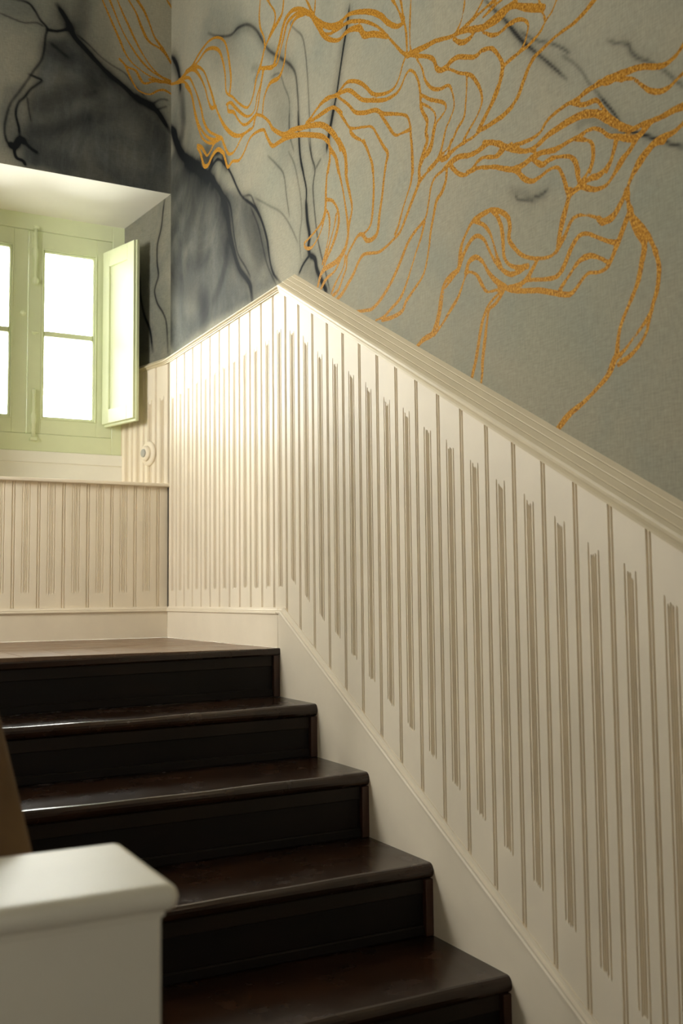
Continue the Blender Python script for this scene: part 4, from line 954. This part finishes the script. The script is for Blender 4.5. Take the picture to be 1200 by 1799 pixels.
# surface bolts on the right sash, top and bottom
def bolt(up_):
    xb = -0.506; yb = YF + 0.003
    b = wp(empty('surface_bolt', (xb, yb, 1.70 if up_ else 0.97))); bpy.context.view_layer.update()
    zs = (1.705, 1.826, 1.590) if up_ else (0.905, 0.985, 1.105)
    bm = bmesh.new()
    if up_:
        add_box(bm, xb - 0.016, xb + 0.016, yb - 0.004, yb, 1.745, 1.822, 0.0015, 1)
        for zz_ in (1.735, 1.775, 1.812): lathe(bm, (xb, yb - 0.003, zz_), (0, -1, 0), [(0, 0.011), (0.003, 0.011), (0.006, 0.006), (0.007, 0)], 12)
    else:
        add_box(bm, xb - 0.017, xb + 0.017, yb - 0.004, yb, 0.905, 0.990, 0.0015, 1)
        for zz_ in (0.92, 0.955, 0.98): lathe(bm, (xb, yb - 0.003, zz_), (0, -1, 0), [(0, 0.012), (0.004, 0.012), (0.008, 0.006), (0.009, 0)], 12)
    to_parent(frombm('bolt_plate', bm, GREEN), b)
    bm = bmesh.new()
    if up_: lathe(bm, (xb, yb - 0.011, 1.84), (0, 0, -1), [(0, 0), (0, 0.007), (0.09, 0.007), (0.10, 0.010), (0.125, 0.012), (0.14, 0.008), (0.15, 0.0055), (0.230, 0.0050), (0.236, 0.011), (0.248, 0.0145), (0.260, 0.011), (0.266, 0)], 14)
    else: lathe(bm, (xb, yb - 0.011, 0.885), (0, 0, 1), [(0, 0), (0, 0.008), (0.06, 0.008), (0.075, 0.012), (0.10, 0.011), (0.115, 0.0065), (0.19, 0.0062), (0.205, 0.0085), (0.215, 0.007), (0.22, 0)], 14)
    to_parent(frombm('bolt_rod', bm, GREEN, None, True), b)
    bm = bmesh.new()
    if up_: add_box(bm, xb - 0.012, xb + 0.012, YF - 0.016, YF, 1.831, 1.846, 0.003, 1)
    else: add_box(bm, xb - 0.017, xb + 0.017, YF - 0.018, YF, 0.868, 0.884, 0.003, 1); add_box(bm, xb - 0.010, xb + 0.010, YF - 0.012, YF, 0.884, 0.900, 0.002, 1)
    to_parent(frombm('bolt_keep', bm, GREEN), b)
bolt(True); bolt(False)
bm = bmesh.new(); lathe(bm, (-0.560, YF + 0.003, 1.437), (0, -1, 0), [(0, 0.006), (0.010, 0.005), (0.014, 0.011), (0.022, 0.0125), (0.029, 0.009), (0.031, 0)], 16)
wp(frombm('sash_knob', bm, GREEN, None, True))
bm = bmesh.new(); lathe(bm, (-0.503, YF + 0.003, 1.360), (0, -1, 0), [(0, 0.010), (0.003, 0.010), (0.004, 0.005), (0.010, 0.006), (0.012, 0)], 14); add_box(bm, -0.518, -0.488, YF - 0.010, YF - 0.005, 1.356, 1.364, 0.0015, 1)
wp(frombm('turn_button', bm, GREEN, None, False))
# panel under the window with a thin moulding below the frame
bm = bmesh.new(); add_box(bm, -1.0, -0.085, YF - 0.004, YF + 0.05, HL - 0.005, FZ0 - 0.0005, 0.0, 1); add_box(bm, -1.0, -0.085, YF - 0.010, YF - 0.004, 0.772, FZ0 - 0.001, 0.002, 1)
struct(frombm('wall_under_window', bm, SOFFIT), 'cream panel between the green window frame and the ledge')

# inner shutter, hinged on the right sash and standing open into the room
HX, HY = -0.200, YF - 0.004
OX, OY = -0.125, 0.140
sd = Vector((OX - HX, OY - HY, 0)); SWID = sd.length; sd.normalize(); sn_ = Vector((-sd.y, sd.x, 0))
if sn_.x > 0: sn_ = -sn_                                    # face towards the window / camera side
SHZ0, SHZ1, STH = 0.962, 1.768, 0.022
sh = wp(empty('shutter', (HX, HY, SHZ0))); bpy.context.view_layer.update()
def shpt(u, dpt, z): p = Vector((HX, HY, 0)) + sd * u - sn_ * dpt; return (p.x, p.y, z)
def shbox(bm, u0_, u1_, d0, d1, za, zb_, bev=0.0015):
    vs_ = [bm.verts.new(shpt(u, dd, z)) for u in (u0_, u1_) for dd in (d0, d1) for z in (za, zb_)]
    q = [(0, 1, 3, 2), (4, 6, 7, 5), (0, 4, 5, 1), (2, 3, 7, 6), (0, 2, 6, 4), (1, 5, 7, 3)]
    fs = [bm.faces.new([vs_[i] for i in f]) for f in q]
    if bev: bmesh.ops.bevel(bm, geom=list({e for f in fs for e in f.edges}), offset=bev, segments=1, affect='EDGES')
st = 0.052
bm = bmesh.new()
shbox(bm, 0, st, 0, STH, SHZ0, SHZ1); shbox(bm, SWID - st, SWID, 0, STH, SHZ0, SHZ1)
shbox(bm, st, SWID - st, 0, STH, SHZ0, SHZ0 + 0.065); shbox(bm, st, SWID - st, 0, STH, SHZ1 - 0.075, SHZ1)
to_parent(frombm('shutter_frame', bm, GREEN), sh)
bm = bmesh.new(); shbox(bm, st, SWID - st, 0.009, STH - 0.004, SHZ0 + 0.065, SHZ1 - 0.075, 0.0)
to_parent(frombm('shutter_panel', bm, GREEN), sh)
bm = bmesh.new(); shbox(bm, SWID - 0.012, SWID + 0.006, 0.012, STH + 0.006, SHZ0 - 0.004, SHZ1 + 0.004, 0.002); shbox(bm, 0, SWID + 0.006, 0.012, STH + 0.006, SHZ0 - 0.012, SHZ0 + 0.002, 0.002)
to_parent(frombm('shutter_rebate', bm, GREEN), sh)

# ------------------------------------------------------------------ round stepped boss on the niche wainscot
pc = ND * 0.150 + NN * 0.0105
bs = thing(empty('wall_boss', (pc.x, pc.y, 0.806)), 'round stepped cream boss with a grey button on the wainscot beside the window', 'bell push')
bpy.context.view_layer.update()
bm = bmesh.new(); lathe(bm, (pc.x, pc.y, 0.806), NN, [(0, 0), (0, 0.055), (0.007, 0.055), (0.012, 0.050), (0.014, 0.040), (0.015, 0.035), (0.024, 0.0335), (0.029, 0.029), (0.031, 0.020), (0.0315, 0.0)], 40)
to_parent(frombm('boss_body', bm, CREAM, None, False), bs)
pb = pc + NN * 0.0316
bm = bmesh.new(); lathe(bm, (pb.x, pb.y, 0.806), NN, [(0, 0), (0, 0.0185), (0.004, 0.0175), (0.006, 0.012), (0.0065, 0)], 28)
to_parent(frombm('button', bm, BOSSGREY, None, False), bs)
